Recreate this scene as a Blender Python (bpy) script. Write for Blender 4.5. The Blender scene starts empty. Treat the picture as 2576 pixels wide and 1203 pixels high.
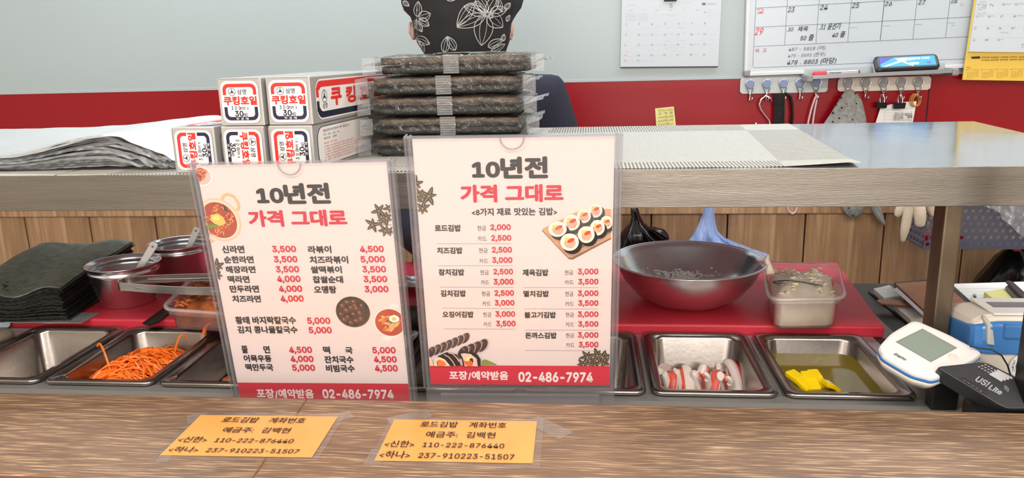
import bpy, math, random
from mathutils import Vector, Matrix, noise
random.seed(7)
scene = bpy.context.scene
COL = scene.collection
Z0 = 1.30            # eye height above the floor; geometry below is written relative to it and lifted at the end

# ---------------------------------------------------------------- camera
FPX, IW, IH = 1944.7, 2576.0, 1203.0
pit, yaw, rol = 0.236366, -0.102855, 0.0254992
cy, sy, cp, sp, cr, sr = math.cos(yaw), math.sin(yaw), math.cos(pit), math.sin(pit), math.cos(rol), math.sin(rol)
f0 = Vector((sy*cp, cy*cp, -sp)); r0 = Vector((cy, -sy, 0)); d0 = f0.cross(r0)
RR = cr*r0 + sr*d0; DD = -sr*r0 + cr*d0
cam_d = bpy.data.cameras.new('camera'); cam = bpy.data.objects.new('camera', cam_d); COL.objects.link(cam)
cam_d.sensor_fit = 'HORIZONTAL'; cam_d.sensor_width = 36.0; cam_d.lens = 36.0*FPX/IW; cam_d.clip_start = 0.01
m = Matrix((RR, -DD, -f0)).transposed().to_4x4(); m.translation = (0, 0, Z0); cam.matrix_world = m
scene.camera = cam

# ---------------------------------------------------------------- world, lights, exposure
scene.view_settings.view_transform = 'Standard'; scene.view_settings.look = 'None'
scene.view_settings.gamma = 1.0; scene.view_settings.use_curve_mapping = False
scene.view_settings.exposure = 0.0
scene.cycles.transparent_max_bounces = 28; scene.cycles.diffuse_bounces = 6; scene.cycles.glossy_bounces = 6
w = bpy.data.worlds.new('world'); scene.world = w; w.use_nodes = True
w.node_tree.nodes['Background'].inputs[0].default_value = (0.85, 0.9, 1.0, 1); w.node_tree.nodes['Background'].inputs[1].default_value = 0.25
def area(name, loc, size, power, color, target=None):
    d = bpy.data.lights.new(name, 'AREA'); d.shape = 'RECTANGLE'; d.size, d.size_y = size; d.energy = power; d.color = color
    o = bpy.data.objects.new(name, d); COL.objects.link(o); o.location = loc
    if target is not None:
        o.rotation_euler = (Vector(target)-Vector(loc)).to_track_quat('-Z', 'Y').to_euler()
    return o
LAMPS = [('kitchen_panel_light', (0.9, 1.88, 2.44), (1.2, 0.3), 15, (0.87, 0.94, 1.0)),
         ('kitchen_panel_light', (-0.9, 1.88, 2.44), (1.2, 0.3), 15, (0.87, 0.94, 1.0)),
         ('dining_panel_light', (0.7, -0.5, 2.44), (1.2, 0.3), 26, (1.0, 0.90, 0.80)),
         ('dining_panel_light', (-0.9, -0.5, 2.44), (1.2, 0.3), 26, (1.0, 0.90, 0.80))]
for n_, l_, s_, p_, c_ in LAMPS:
    area(n_, l_, s_, p_, c_)
area('shop_window_daylight', (0.2, -2.35, 1.5), (3.0, 1.5), 66, (1.0, 0.93, 0.87), (0.0, 1.0, 1.0))

# ---------------------------------------------------------------- helpers
def ray(px, py):
    return RR*((px-IW/2)/FPX) + DD*((py-IH/2)/FPX) + f0
def AZ(px, py, z):
    d = ray(px, py); return d*(z/d.z)
def AY(px, py, y):
    d = ray(px, py); return d*(y/d.y)
def AP(px, py, P, N):
    d = ray(px, py); return d*(P.dot(N)/d.dot(N))
def lin(c):
    return tuple(((x/12.92) if x <= 0.04045 else ((x+0.055)/1.055)**2.4) for x in c[:3])
def rgb(r, g, b):
    return lin((r/255, g/255, b/255))

class MB:
    def __init__(s): s.v = []; s.f = []; s.c = []; s.mi = []; s.col = None; s.mat = 0
    def add(s, vs, fs):
        k = len(s.v); s.v += [Vector(p) for p in vs]
        for f in fs: s.f.append([i+k for i in f]); s.c.append(s.col); s.mi.append(s.mat)
        return s
    def box(s, c, d, M=None):
        hx, hy, hz = d[0]/2, d[1]/2, d[2]/2; c = Vector(c)
        vs = [Vector((x, y, z)) for x in (-hx, hx) for y in (-hy, hy) for z in (-hz, hz)]
        if M is not None: vs = [M @ v for v in vs]
        return s.add([v+c for v in vs], [(0,1,3,2),(4,6,7,5),(0,4,5,1),(2,3,7,6),(0,2,6,4),(1,5,7,3)])
    def bb(s, a, b):
        return s.box([(a[i]+b[i])/2 for i in range(3)], [abs(b[i]-a[i]) for i in range(3)])
    def rings(s, R, closed=True, cap=(True, True), loop=False):
        n = len(R[0]); vs = [p for r in R for p in r]; fs = []
        m_ = len(R)
        for i in range(m_ if loop else m_-1):
            j = (i+1) % m_
            for k in range(n if closed else n-1):
                l = (k+1) % n
                fs.append((i*n+k, i*n+l, j*n+l, j*n+k))
        if not loop and closed:
            if cap[0]: fs.append(tuple(range(n-1, -1, -1)))
            if cap[1]: fs.append(tuple(range((m_-1)*n, m_*n)))
        return s.add(vs, fs)
    def tube(s, pts, r, n=8, closed=False, flat=1.0):
        pts = [Vector(p) for p in pts]; R = []; up = None; N = len(pts)
        for i, p in enumerate(pts):
            if closed: t = pts[(i+1) % N]-pts[i-1]
            else: t = pts[min(i+1, N-1)]-pts[max(i-1, 0)]
            if t.length < 1e-9: t = Vector((0, 0, 1))
            t.normalize()
            if up is None:
                up = Vector((0, 0, 1)) if abs(t.z) < 0.9 else Vector((1, 0, 0))
            a = up - t*up.dot(t)
            if a.length < 1e-6: a = t.orthogonal()
            a.normalize(); b = t.cross(a); up = a
            rr = r[i] if isinstance(r, (list, tuple)) else r
            R.append([p + a*(math.cos(2*math.pi*k/n)*rr*flat) + b*(math.sin(2*math.pi*k/n)*rr) for k in range(n)])
        return s.rings(R, loop=closed)
    def lathe(s, prof, c, n=32, cap=(True, True), M=None):
        c = Vector(c); R = []
        for r, z in prof:
            ring = [Vector((r*math.cos(2*math.pi*k/n), r*math.sin(2*math.pi*k/n), z)) for k in range(n)]
            if M is not None: ring = [M @ v for v in ring]
            R.append([v+c for v in ring])
        return s.rings(R, cap=cap)
    def grid(s, fn, nu, nv):
        vs = [fn(i/nu, j/nv) for i in range(nu+1) for j in range(nv+1)]
        fs = [(i*(nv+1)+j, (i+1)*(nv+1)+j, (i+1)*(nv+1)+j+1, i*(nv+1)+j+1) for i in range(nu) for j in range(nv)]
        return s.add(vs, fs)
    def prism(s, poly, h):
        """poly: list of 3D points, extruded by the vector h"""
        h = Vector(h); n = len(poly); poly = [Vector(p) for p in poly]
        fs = [tuple(range(n-1, -1, -1)), tuple(range(n, 2*n))] + [(i, (i+1) % n, n+(i+1) % n, n+i) for i in range(n)]
        return s.add(poly+[p+h for p in poly], fs)
    def ball(s, c, r, n=12, m_=8, M=None):
        if not isinstance(r, (list, tuple)): r = (r, r, r)
        c = Vector(c); R = []
        for i in range(1, m_):
            a = math.pi*i/m_
            ring = [Vector((math.sin(a)*math.cos(2*math.pi*k/n)*r[0], math.sin(a)*math.sin(2*math.pi*k/n)*r[1], -math.cos(a)*r[2])) for k in range(n)]
            if M is not None: ring = [M @ v for v in ring]
            R.append([v+c for v in ring])
        return s.rings(R)

WM = {}
def fin(name, mb, mat, parent=None, smooth=False, bevel=0.0, label=None, cat=None, group=None, kind=None, subsurf=0, solid=0.0, segs=2, autos=None):
    me = bpy.data.meshes.new(name)
    vs = mb.v
    if parent is None:
        lo = [min(v[i] for v in vs) for i in range(3)]; hi = [max(v[i] for v in vs) for i in range(3)]
        org = Vector(((lo[0]+hi[0])/2, (lo[1]+hi[1])/2, lo[2])); M = Matrix.Translation(org)
        inv = M.inverted()
    else:
        M = WM[parent.name].copy(); inv = M.inverted()
    me.from_pydata([inv @ v for v in vs], [], mb.f)
    mats = mat if isinstance(mat, (list, tuple)) else [mat]
    for x in mats: me.materials.append(x)
    if len(mats) > 1: me.polygons.foreach_set('material_index', mb.mi)
    if any(c is not None for c in mb.c):
        ca = me.color_attributes.new('Col', 'FLOAT_COLOR', 'CORNER'); data = []
        for p in me.polygons:
            c = mb.c[p.index] or (0.8, 0.8, 0.8)
            data += [c[0], c[1], c[2], 1.0]*p.loop_total
        ca.data.foreach_set('color', data)
    me.validate()
    if smooth: me.polygons.foreach_set('use_smooth', [True]*len(me.polygons))
    me.update()
    o = bpy.data.objects.new(name, me); COL.objects.link(o)
    if parent is None: o.location = M.translation
    else: o.parent = parent
    WM[o.name] = M
    if solid:
        md = o.modifiers.new('solid', 'SOLIDIFY'); md.thickness = solid; md.offset = 0
    if bevel:
        md = o.modifiers.new('bevel', 'BEVEL'); md.width = bevel; md.segments = segs; md.limit_method = 'ANGLE'; md.angle_limit = 0.6
    if subsurf:
        md = o.modifiers.new('sub', 'SUBSURF'); md.levels = subsurf; md.render_levels = subsurf
    tag(o, label, cat, group, kind)
    return o
def tag(o, label=None, cat=None, group=None, kind=None):
    if label: o['label'] = label
    if cat: o['category'] = cat
    if group: o['group'] = group
    if kind: o['kind'] = kind
    return o
def empty(name, M, label=None, cat=None, group=None, kind=None, parent=None):
    if not isinstance(M, Matrix): M = Matrix.Translation(Vector(M))
    o = bpy.data.objects.new(name, None); COL.objects.link(o); o.empty_display_size = 0.05
    if parent is not None:
        o.parent = parent; o.matrix_basis = WM[parent.name].inverted() @ M
    else: o.matrix_basis = M
    WM[o.name] = M.copy()
    return tag(o, label, cat, group, kind)
def copy_tree(o, parent=None):
    c = o.copy(); COL.objects.link(c)
    if parent is not None: c.parent = parent
    for ch in list(o.children): copy_tree(ch, c)
    return c
def frame(O, ex, ey):
    ex = Vector(ex).normalized(); ey = Vector(ey); ey = (ey-ex*ey.dot(ex)).normalized(); n = ex.cross(ey)
    M = Matrix((ex, ey, n)).transposed().to_4x4(); M.translation = O
    return M
def N3(x, y, z, s=1.0): return noise.noise(Vector((x*s, y*s, z*s)))

# ---------------------------------------------------------------- materials
def newmat(name):
    m_ = bpy.data.materials.new(name); m_.use_nodes = True
    return m_, m_.node_tree.nodes, m_.node_tree.links, m_.node_tree.nodes['Principled BSDF']
def mat(name, c, rough=0.5, metal=0.0, bump=0.0, bscale=200.0, var=0.0, vscale=8.0, stretch=(1, 1, 1), coat=0.0, spec=0.5, c2=None, detail=4.0, sheen=0.0, sss=0.0, rvar=0.0, trans=0.0):
    m_, nd, lk, bs = newmat(name)
    bs.inputs['Base Color'].default_value = (*c, 1); bs.inputs['Roughness'].default_value = rough; bs.inputs['Metallic'].default_value = metal
    bs.inputs['Specular IOR Level'].default_value = spec
    if coat: bs.inputs['Coat Weight'].default_value = coat; bs.inputs['Coat Roughness'].default_value = 0.08
    if sss: bs.inputs['Subsurface Weight'].default_value = sss; bs.inputs['Subsurface Scale'].default_value = 0.004
    if trans: bs.inputs['Transmission Weight'].default_value = trans
    tc = nd.new('ShaderNodeTexCoord'); mp = nd.new('ShaderNodeMapping'); mp.inputs['Scale'].default_value = stretch
    lk.new(tc.outputs['Object'], mp.inputs[0])
    if var or c2:
        n = nd.new('ShaderNodeTexNoise'); n.inputs['Scale'].default_value = vscale; n.inputs['Detail'].default_value = detail
        lk.new(mp.outputs[0], n.inputs['Vector'])
        r = nd.new('ShaderNodeValToRGB'); r.color_ramp.elements[0].position = 0.3; r.color_ramp.elements[1].position = 0.7
        if c2: a, b = c, c2
        else: a = tuple(x*(1-var) for x in c); b = tuple(min(1, x*(1+var)) for x in c)
        r.color_ramp.elements[0].color = (*a, 1); r.color_ramp.elements[1].color = (*b, 1)
        lk.new(n.outputs['Fac'], r.inputs[0]); lk.new(r.outputs[0], bs.inputs['Base Color'])
    if rvar:
        n3 = nd.new('ShaderNodeTexNoise'); n3.inputs['Scale'].default_value = vscale*0.6; n3.inputs['Detail'].default_value = 5
        lk.new(mp.outputs[0], n3.inputs['Vector'])
        mr = nd.new('ShaderNodeMapRange'); mr.inputs[1].default_value = 0.35; mr.inputs[2].default_value = 0.65; mr.inputs[3].default_value = max(0.02, rough-rvar); mr.inputs[4].default_value = rough+rvar
        lk.new(n3.outputs['Fac'], mr.inputs[0]); lk.new(mr.outputs[0], bs.inputs['Roughness'])
    if bump:
        n2 = nd.new('ShaderNodeTexNoise'); n2.inputs['Scale'].default_value = bscale; n2.inputs['Detail'].default_value = 3
        lk.new(mp.outputs[0], n2.inputs['Vector'])
        b = nd.new('ShaderNodeBump'); b.inputs['Strength'].default_value = bump; b.inputs['Distance'].default_value = 0.002
        lk.new(n2.outputs['Fac'], b.inputs['Height']); lk.new(b.outputs[0], bs.inputs['Normal'])
    return m_
def wood(name, base, dark, light, axis, fine, coarse, rough=0.45, bump=0.3):
    """grain runs along the object axis (0 x, 2 z)"""
    m_, nd, lk, bs = newmat(name)
    tc = nd.new('ShaderNodeTexCoord')
    def nz(sc, detail, dist=0.0):
        mp = nd.new('ShaderNodeMapping'); mp.inputs['Scale'].default_value = sc; lk.new(tc.outputs['Object'], mp.inputs[0])
        n = nd.new('ShaderNodeTexNoise'); n.inputs['Scale'].default_value = 1.0; n.inputs['Detail'].default_value = detail; n.inputs['Distortion'].default_value = dist
        lk.new(mp.outputs[0], n.inputs['Vector']); return n
    f = [fine]*3; f[axis] = fine*(0.05 if axis == 0 else 0.035); c = [coarse]*3; c[axis] = coarse*0.12
    nf = nz(f, 3); nc = nz(c, 5, 1.2); nl = nz([coarse*0.25]*3, 2)
    r1 = nd.new('ShaderNodeValToRGB'); e = r1.color_ramp.elements; e[0].position = 0.32; e[0].color = (*dark, 1); e[1].position = 0.62; e[1].color = (*base, 1)
    lk.new(nc.outputs['Fac'], r1.inputs[0])
    r2 = nd.new('ShaderNodeValToRGB'); e = r2.color_ramp.elements; e[0].position = 0.52; e[0].color = (0, 0, 0, 1); e[1].position = 0.66; e[1].color = (1, 1, 1, 1)
    lk.new(nf.outputs['Fac'], r2.inputs[0])
    mx = nd.new('ShaderNodeMix'); mx.data_type = 'RGBA'; lk.new(r2.outputs[0], mx.inputs['Factor']); lk.new(r1.outputs[0], mx.inputs['A']); mx.inputs['B'].default_value = (*light, 1)
    r3 = nd.new('ShaderNodeValToRGB'); e = r3.color_ramp.elements; e[0].position = 0.34; e[0].color = (0.55, 0.55, 0.55, 1); e[1].position = 0.48; e[1].color = (1, 1, 1, 1)
    lk.new(nf.outputs['Fac'], r3.inputs[0])
    mu = nd.new('ShaderNodeMix'); mu.data_type = 'RGBA'; mu.blend_type = 'MULTIPLY'; mu.inputs['Factor'].default_value = 0.45
    lk.new(mx.outputs['Result'], mu.inputs['A']); lk.new(r3.outputs[0], mu.inputs['B'])
    mu2 = nd.new('ShaderNodeMix'); mu2.data_type = 'RGBA'; mu2.blend_type = 'MULTIPLY'; mu2.inputs['Factor'].default_value = 0.5
    r4 = nd.new('ShaderNodeValToRGB'); e = r4.color_ramp.elements; e[0].position = 0.35; e[0].color = (0.6, 0.55, 0.5, 1); e[1].position = 0.6; e[1].color = (1, 1, 1, 1)
    lk.new(nl.outputs['Fac'], r4.inputs[0]); lk.new(mu.outputs['Result'], mu2.inputs['A']); lk.new(r4.outputs[0], mu2.inputs['B'])
    lk.new(mu2.outputs['Result'], bs.inputs['Base Color'])
    bs.inputs['Roughness'].default_value = rough
    b = nd.new('ShaderNodeBump'); b.inputs['Strength'].default_value = bump; b.inputs['Distance'].default_value = 0.001
    lk.new(nf.outputs['Fac'], b.inputs['Height']); lk.new(b.outputs[0], bs.inputs['Normal'])
    return m_
def film(name, tint=(1, 1, 1), rough=0.08, ior=1.45, bump=0.0, bscale=60, opac=0.05, gl=1.0, oc=None):
    """thin clear plastic: see-through with a mirror-like sheen"""
    m_, nd, lk, bs = newmat(name); nd.remove(bs); out = nd['Material Output']
    tr = nd.new('ShaderNodeBsdfTransparent'); tr.inputs[0].default_value = (*tint, 1)
    g = nd.new('ShaderNodeBsdfGlossy'); g.inputs['Roughness'].default_value = rough; g.inputs['Color'].default_value = (gl, gl, gl, 1)
    df = nd.new('ShaderNodeBsdfDiffuse'); df.inputs[0].default_value = (*(oc or (0.85, 0.87, 0.9)), 1)
    lw = nd.new('ShaderNodeLayerWeight'); pw = nd.new('ShaderNodeMath'); pw.operation = 'POWER'; pw.inputs[1].default_value = 5.0; lk.new(lw.outputs['Facing'], pw.inputs[0])
    r0_ = ((ior-1)/(ior+1))**2; fr = nd.new('ShaderNodeMapRange'); fr.inputs[3].default_value = r0_; fr.inputs[4].default_value = 0.85; lk.new(pw.outputs[0], fr.inputs[0])
    m1 = nd.new('ShaderNodeMixShader'); m2 = nd.new('ShaderNodeMixShader'); m2.inputs[0].default_value = opac
    lk.new(tr.outputs[0], m2.inputs[1]); lk.new(df.outputs[0], m2.inputs[2])
    lk.new(fr.outputs[0], m1.inputs[0]); lk.new(m2.outputs[0], m1.inputs[1]); lk.new(g.outputs[0], m1.inputs[2]); lk.new(m1.outputs[0], out.inputs[0])
    if bump:
        tc = nd.new('ShaderNodeTexCoord'); n2 = nd.new('ShaderNodeTexNoise'); n2.inputs['Scale'].default_value = bscale; n2.inputs['Detail'].default_value = 4; n2.inputs['Distortion'].default_value = 1.0
        lk.new(tc.outputs['Object'], n2.inputs['Vector']); b = nd.new('ShaderNodeBump'); b.inputs['Strength'].default_value = bump; b.inputs['Distance'].default_value = 0.004
        lk.new(n2.outputs['Fac'], b.inputs['Height'])
        for x in (g, lw): lk.new(b.outputs[0], x.inputs['Normal'])
    return m_
def inkmat(name, rough=0.5, coat=0.0):
    m_, nd, lk, bs = newmat(name)
    a = nd.new('ShaderNodeAttribute'); a.attribute_name = 'Col'; lk.new(a.outputs['Color'], bs.inputs['Base Color']); bs.inputs['Roughness'].default_value = rough
    if coat: bs.inputs['Coat Weight'].default_value = coat
    return m_
INK = inkmat('print_ink', 0.45); INKB = inkmat('marker_ink', 0.3)
M = {}
M['wall'] = mat('white_wall_panel', rgb(170, 184, 188), 0.35, var=0.02, vscale=1.5)
M['red'] = mat('glossy_red_panel', rgb(150, 10, 26), 0.24, var=0.05, vscale=1.2, spec=0.3)
M['plank'] = wood('brown_wood_panelling', rgb(196, 158, 120), rgb(166, 128, 94), rgb(208, 172, 136), 2, 90, 14, 0.5, 0.15)
M['counter'] = wood('oak_laminate_countertop', rgb(132, 105, 84), rgb(116, 91, 72), rgb(186, 156, 122), 0, 560, 26, 0.42, 0.3)
M['edge'] = mat('reddish_edge_band', rgb(110, 62, 40), 0.5)
M['gap'] = mat('dark_joint', rgb(35, 22, 16), 0.9)
M['steel'] = mat('brushed_stainless_steel', rgb(132, 127, 120), 0.38, 1.0, bump=0.25, bscale=60, stretch=(1, 14, 22), var=0.10, vscale=5, rvar=0.06)
M['steelf'] = mat('smooth_stainless_steel', rgb(186, 184, 182), 0.33, 1.0, var=0.05, vscale=9, rvar=0.07)
M['pan'] = mat('stainless_pan_steel', rgb(158, 152, 147), 0.24, 1.0, bump=0.06, bscale=140, var=0.06, vscale=12, rvar=0.06)
M['darksteel'] = mat('dim_grimy_steel', rgb(72, 70, 66), 0.42, 1.0, var=0.3, vscale=14, rvar=0.1)
M['post'] = mat('greasy_steel_post', rgb(128, 114, 96), 0.42, 0.9, var=0.3, vscale=18, stretch=(1, 1, 0.35), rvar=0.1)
M['chrome'] = mat('polished_chrome', rgb(215, 215, 215), 0.22, 1.0)
M['foil'] = mat('crinkled_aluminium_foil', rgb(236, 238, 240), 0.33, 0.85, bump=0.2, bscale=55)
M['floor'] = mat('grey_floor_tile', rgb(176, 171, 166), 0.5, var=0.1, vscale=6)
M['ceiling'] = mat('white_ceiling', rgb(242, 242, 240), 0.8)
M['sidewall'] = mat('cream_plaster', rgb(228, 222, 212), 0.7)
M['paper'] = mat('cream_printed_paper', rgb(222, 206, 199), 0.45)
M['acryl'] = film('clear_acrylic', (0.97, 0.97, 0.985), 0.05, 1.45, opac=0.015)
M['acrylr'] = film('clear_acrylic_rib', (0.86, 0.86, 0.88), 0.12, 1.6, bump=0.15, bscale=25, opac=0.12, oc=(0.6, 0.58, 0.6))
M['wrap'] = film('crinkled_clear_wrap', (0.93, 0.92, 0.90), 0.09, 1.5, bump=1.0, bscale=55, opac=0.015)
M['seal'] = film('ribbed_wrap_seal', (0.86, 0.87, 0.88), 0.2, 1.6, bump=0.5, bscale=120, opac=0.13)
M['tape'] = film('clear_tape', (0.95, 0.94, 0.92), 0.25, 1.25, opac=0.06)
M['lamin'] = film('laminating_film', (0.96, 0.95, 0.94), 0.2, 1.25, opac=0.035)
M['orange'] = mat('orange_card', rgb(250, 176, 76), 0.4, c2=rgb(246, 168, 66), vscale=30, coat=0.15)
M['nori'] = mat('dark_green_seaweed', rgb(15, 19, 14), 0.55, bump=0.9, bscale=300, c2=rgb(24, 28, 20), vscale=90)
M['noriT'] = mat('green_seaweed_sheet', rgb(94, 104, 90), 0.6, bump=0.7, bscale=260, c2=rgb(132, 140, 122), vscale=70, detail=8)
M['noriP'] = mat('packed_seaweed_highlights', rgb(34, 31, 26), 0.4, bump=1.0, bscale=90, c2=rgb(96, 82, 66), vscale=30, stretch=(1, 1, 3.5), detail=8)  # brown tone paints the wrap's highlights onto the near-black seaweed
M['rail'] = mat('worn_steel_rail', rgb(164, 166, 166), 0.42, 0.65, var=0.06, vscale=10, rvar=0.08)
M['lip'] = mat('dull_steel_lip', rgb(150, 151, 148), 0.5, 0.3)
M['drape'] = film('draped_clear_film', (0.92, 0.92, 0.95), 0.12, 1.55, bump=1.0, bscale=26, opac=0.20, oc=(0.8, 0.82, 0.88))
M['under'] = mat('pale_bounce_underside', rgb(214, 222, 232), 0.6, 0.0)  # unseen shelf underside, made pale to bounce light into the bowl
M['bowl'] = mat('bright_bowl_steel', rgb(226, 228, 232), 0.27, 1.0, var=0.04, vscale=9, rvar=0.07)
M['carton'] = mat('silver_grey_carton', rgb(176, 174, 172), 0.35, 0.25, var=0.03, vscale=8)
M['board'] = mat('red_cutting_board', rgb(196, 44, 62), 0.5, var=0.06, vscale=7, bump=0.1, bscale=300)
M['carrot'] = mat('julienned_carrot', rgb(255, 112, 22), 0.35, c2=rgb(255, 140, 48), vscale=60, sss=0.2)
M['carrot'].node_tree.nodes['Principled BSDF'].inputs['Subsurface Radius'].default_value = (1, .4, .1)
M['crabw'] = mat('white_crab_flesh', rgb(244, 232, 226), 0.4, sss=0.3, bump=0.3, bscale=120)
M['crabr'] = mat('red_crab_skin', rgb(222, 74, 62), 0.4, c2=rgb(238, 120, 104), vscale=160, stretch=(1, .15, 1))
M['radish'] = mat('yellow_pickled_radish', rgb(250, 214, 10), 0.25, sss=0.2, var=0.05, vscale=40)
M['ham'] = mat('cooked_ham', rgb(168, 78, 48), 0.35, c2=rgb(140, 56, 34), vscale=80)
M['rice'] = mat('white_rice', rgb(246, 245, 238), 0.4)
M['pp'] = film('translucent_polypropylene', (0.97, 0.95, 0.96), 0.15, 1.35, opac=0.09, oc=(0.9, 0.88, 0.9))
M['ppr'] = film('clear_container_rim', (0.97, 0.95, 0.97), 0.12, 1.5, opac=0.22, oc=(0.92, 0.9, 0.93))
M['tuna'] = mat('tuna_mayonnaise', rgb(250, 243, 226), 0.45, bump=0.25, bscale=130, c2=rgb(236, 222, 194), vscale=45, detail=6)
M['stir'] = mat('stir_fried_kimchi', rgb(196, 110, 56), 0.4, bump=1.0, bscale=80, c2=rgb(110, 52, 24), vscale=45, detail=6)
M['liquid'] = mat('yellow_pickle_brine', rgb(128, 112, 34), 0.09, var=0.1, vscale=8)
M['dark'] = mat('pan_shade_black', rgb(20, 17, 16), 0.25, bump=0.3, bscale=40)  # near-black colour for the shaded inside of a pan
M['cabbage'] = mat('pale_pickled_cabbage', rgb(206, 200, 120), 0.35, c2=rgb(160, 160, 70), vscale=30)
M['blackpl'] = mat('black_plastic', rgb(26, 26, 28), 0.4, bump=0.1, bscale=600)
M['blackpl2'] = mat('dark_grey_plastic', rgb(44, 45, 50), 0.42, bump=0.15, bscale=900, var=0.1, vscale=12)
M['whitepl'] = mat('white_plastic', rgb(226, 226, 226), 0.3, var=0.03, vscale=9)
M['offwhite'] = mat('ivory_plastic', rgb(216, 210, 200), 0.35, var=0.04, vscale=12)
M['bluepl'] = mat('blue_plastic', rgb(62, 122, 190), 0.22, var=0.05, vscale=4)
M['lcd'] = mat('grey_green_lcd', rgb(134, 148, 140), 0.12, var=0.04, vscale=6)
M['greypl'] = mat('grey_plastic', rgb(140, 140, 144), 0.35)
M['bag'] = mat('black_plastic_bag', rgb(14, 14, 16), 0.22, bump=1.0, bscale=22, stretch=(2.5, 1, 0.6))
M['bluebag'] = mat('translucent_blue_bag', rgb(110, 146, 214), 0.3, bump=0.8, bscale=34, stretch=(3, 1, .4), c2=rgb(168, 186, 226), vscale=26)
M['glove'] = mat('cream_work_glove', rgb(206, 194, 174), 0.85, bump=0.5, bscale=250, var=0.08, vscale=22)
M['greyhat'] = mat('grey_dotted_fabric', rgb(126, 128, 126), 0.9, bump=0.6, bscale=160, c2=rgb(160, 162, 160), vscale=110)
M['navy'] = mat('navy_knit_top', rgb(26, 27, 48), 0.85, bump=0.3, bscale=300, sheen=0.3)
M['apron'] = mat('black_apron_cloth', rgb(18, 18, 20), 0.8, bump=0.2, bscale=300)
M['bandana'] = mat('black_bandana_cloth', rgb(24, 24, 28), 0.8, bump=0.25, bscale=500)
M['line'] = mat('white_bandana_print', rgb(188, 188, 190), 0.8)
M['skin'] = mat('skin', rgb(192, 156, 144), 0.5, sss=0.1)
M['basket'] = mat('grey_blue_basket_plastic', rgb(92, 94, 112), 0.4)
M['leather'] = mat('tan_leather', rgb(186, 124, 86), 0.45, c2=rgb(150, 98, 66), vscale=22, bump=0.2, bscale=200)
M['page'] = mat('white_notebook_paper', rgb(246, 247, 244), 0.6)
M['sticky'] = mat('yellow_sticky_paper', rgb(234, 228, 150), 0.6)
M['wb'] = mat('whiteboard_surface', rgb(188, 199, 209), 0.18, var=0.015, vscale=4)
M['alu'] = mat('white_aluminium_frame', rgb(214, 216, 220), 0.35)
M['mats'] = None
M['calp'] = mat('white_calendar_paper', rgb(198, 208, 217), 0.5)
M['yellow'] = mat('yellow_calendar_card', rgb(226, 190, 78), 0.5)
M['rubber'] = mat('amber_rubber_band', rgb(204, 150, 60), 0.5)
M['bottle'] = mat('red_object', rgb(196, 30, 50), 0.4)
M['pink'] = mat('pinkish_white_strap', rgb(224, 196, 204), 0.6)
M['stone'] = mat('grey_rag', rgb(120, 112, 100), 0.9, bump=1.0, bscale=80, c2=rgb(80, 74, 64), vscale=40)
M['bluewhite'] = mat('pale_blue_plastic', rgb(184, 196, 216), 0.35)

# ---------------------------------------------------------------- flat print on a surface
_tc = {}
try:
    import os
    FONT = bpy.data.fonts.load(os.path.join(bpy.utils.system_resource('DATAFILES', path='fonts'), 'Inter.woff2'))   # Blender's own interface font
except Exception:
    FONT = None
def run_geo(s, latin, res=3):
    c = bpy.data.curves.new('t', 'FONT'); c.body = s; c.resolution_u = res; c.size = 1
    if latin and FONT is not None: c.font = FONT
    o = bpy.data.objects.new('t', c); COL.objects.link(o)
    dg = bpy.context.evaluated_depsgraph_get(); me = bpy.data.meshes.new_from_object(o.evaluated_get(dg))
    g = ([(v.co.x, v.co.y) for v in me.vertices], [tuple(p.vertices) for p in me.polygons])
    bpy.data.objects.remove(o); bpy.data.curves.remove(c); bpy.data.meshes.remove(me)
    return g
def text_geo(s):
    """Latin letters and figures in the grotesque face, Hangul in the fallback face, set side by side"""
    if s in _tc: return _tc[s]
    runs = []; 
    for ch in s:
        k = ' ' if ch == ' ' else ('L' if ord(ch) < 0x2000 else 'K')
        if runs and runs[-1][0] == k: runs[-1][1] += ch
        else: runs.append([k, ch])
    V = []; Fc = []; x = 0.0
    for k, t in runs:
        if k == ' ': x += .34*len(t); continue
        vs, fs = run_geo(t, k == 'L')
        if not vs: continue
        lo = min(v[0] for v in vs); hi = max(v[0] for v in vs); n = len(V); sc = 1.2 if k == 'L' else 1.0
        V += [((a-lo)*sc+x, b*sc) for a, b in vs]; Fc += [tuple(i+n for i in f) for f in fs]; x += (hi-lo)*sc+.11
    _tc[s] = (V, Fc)
    return _tc[s]
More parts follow.
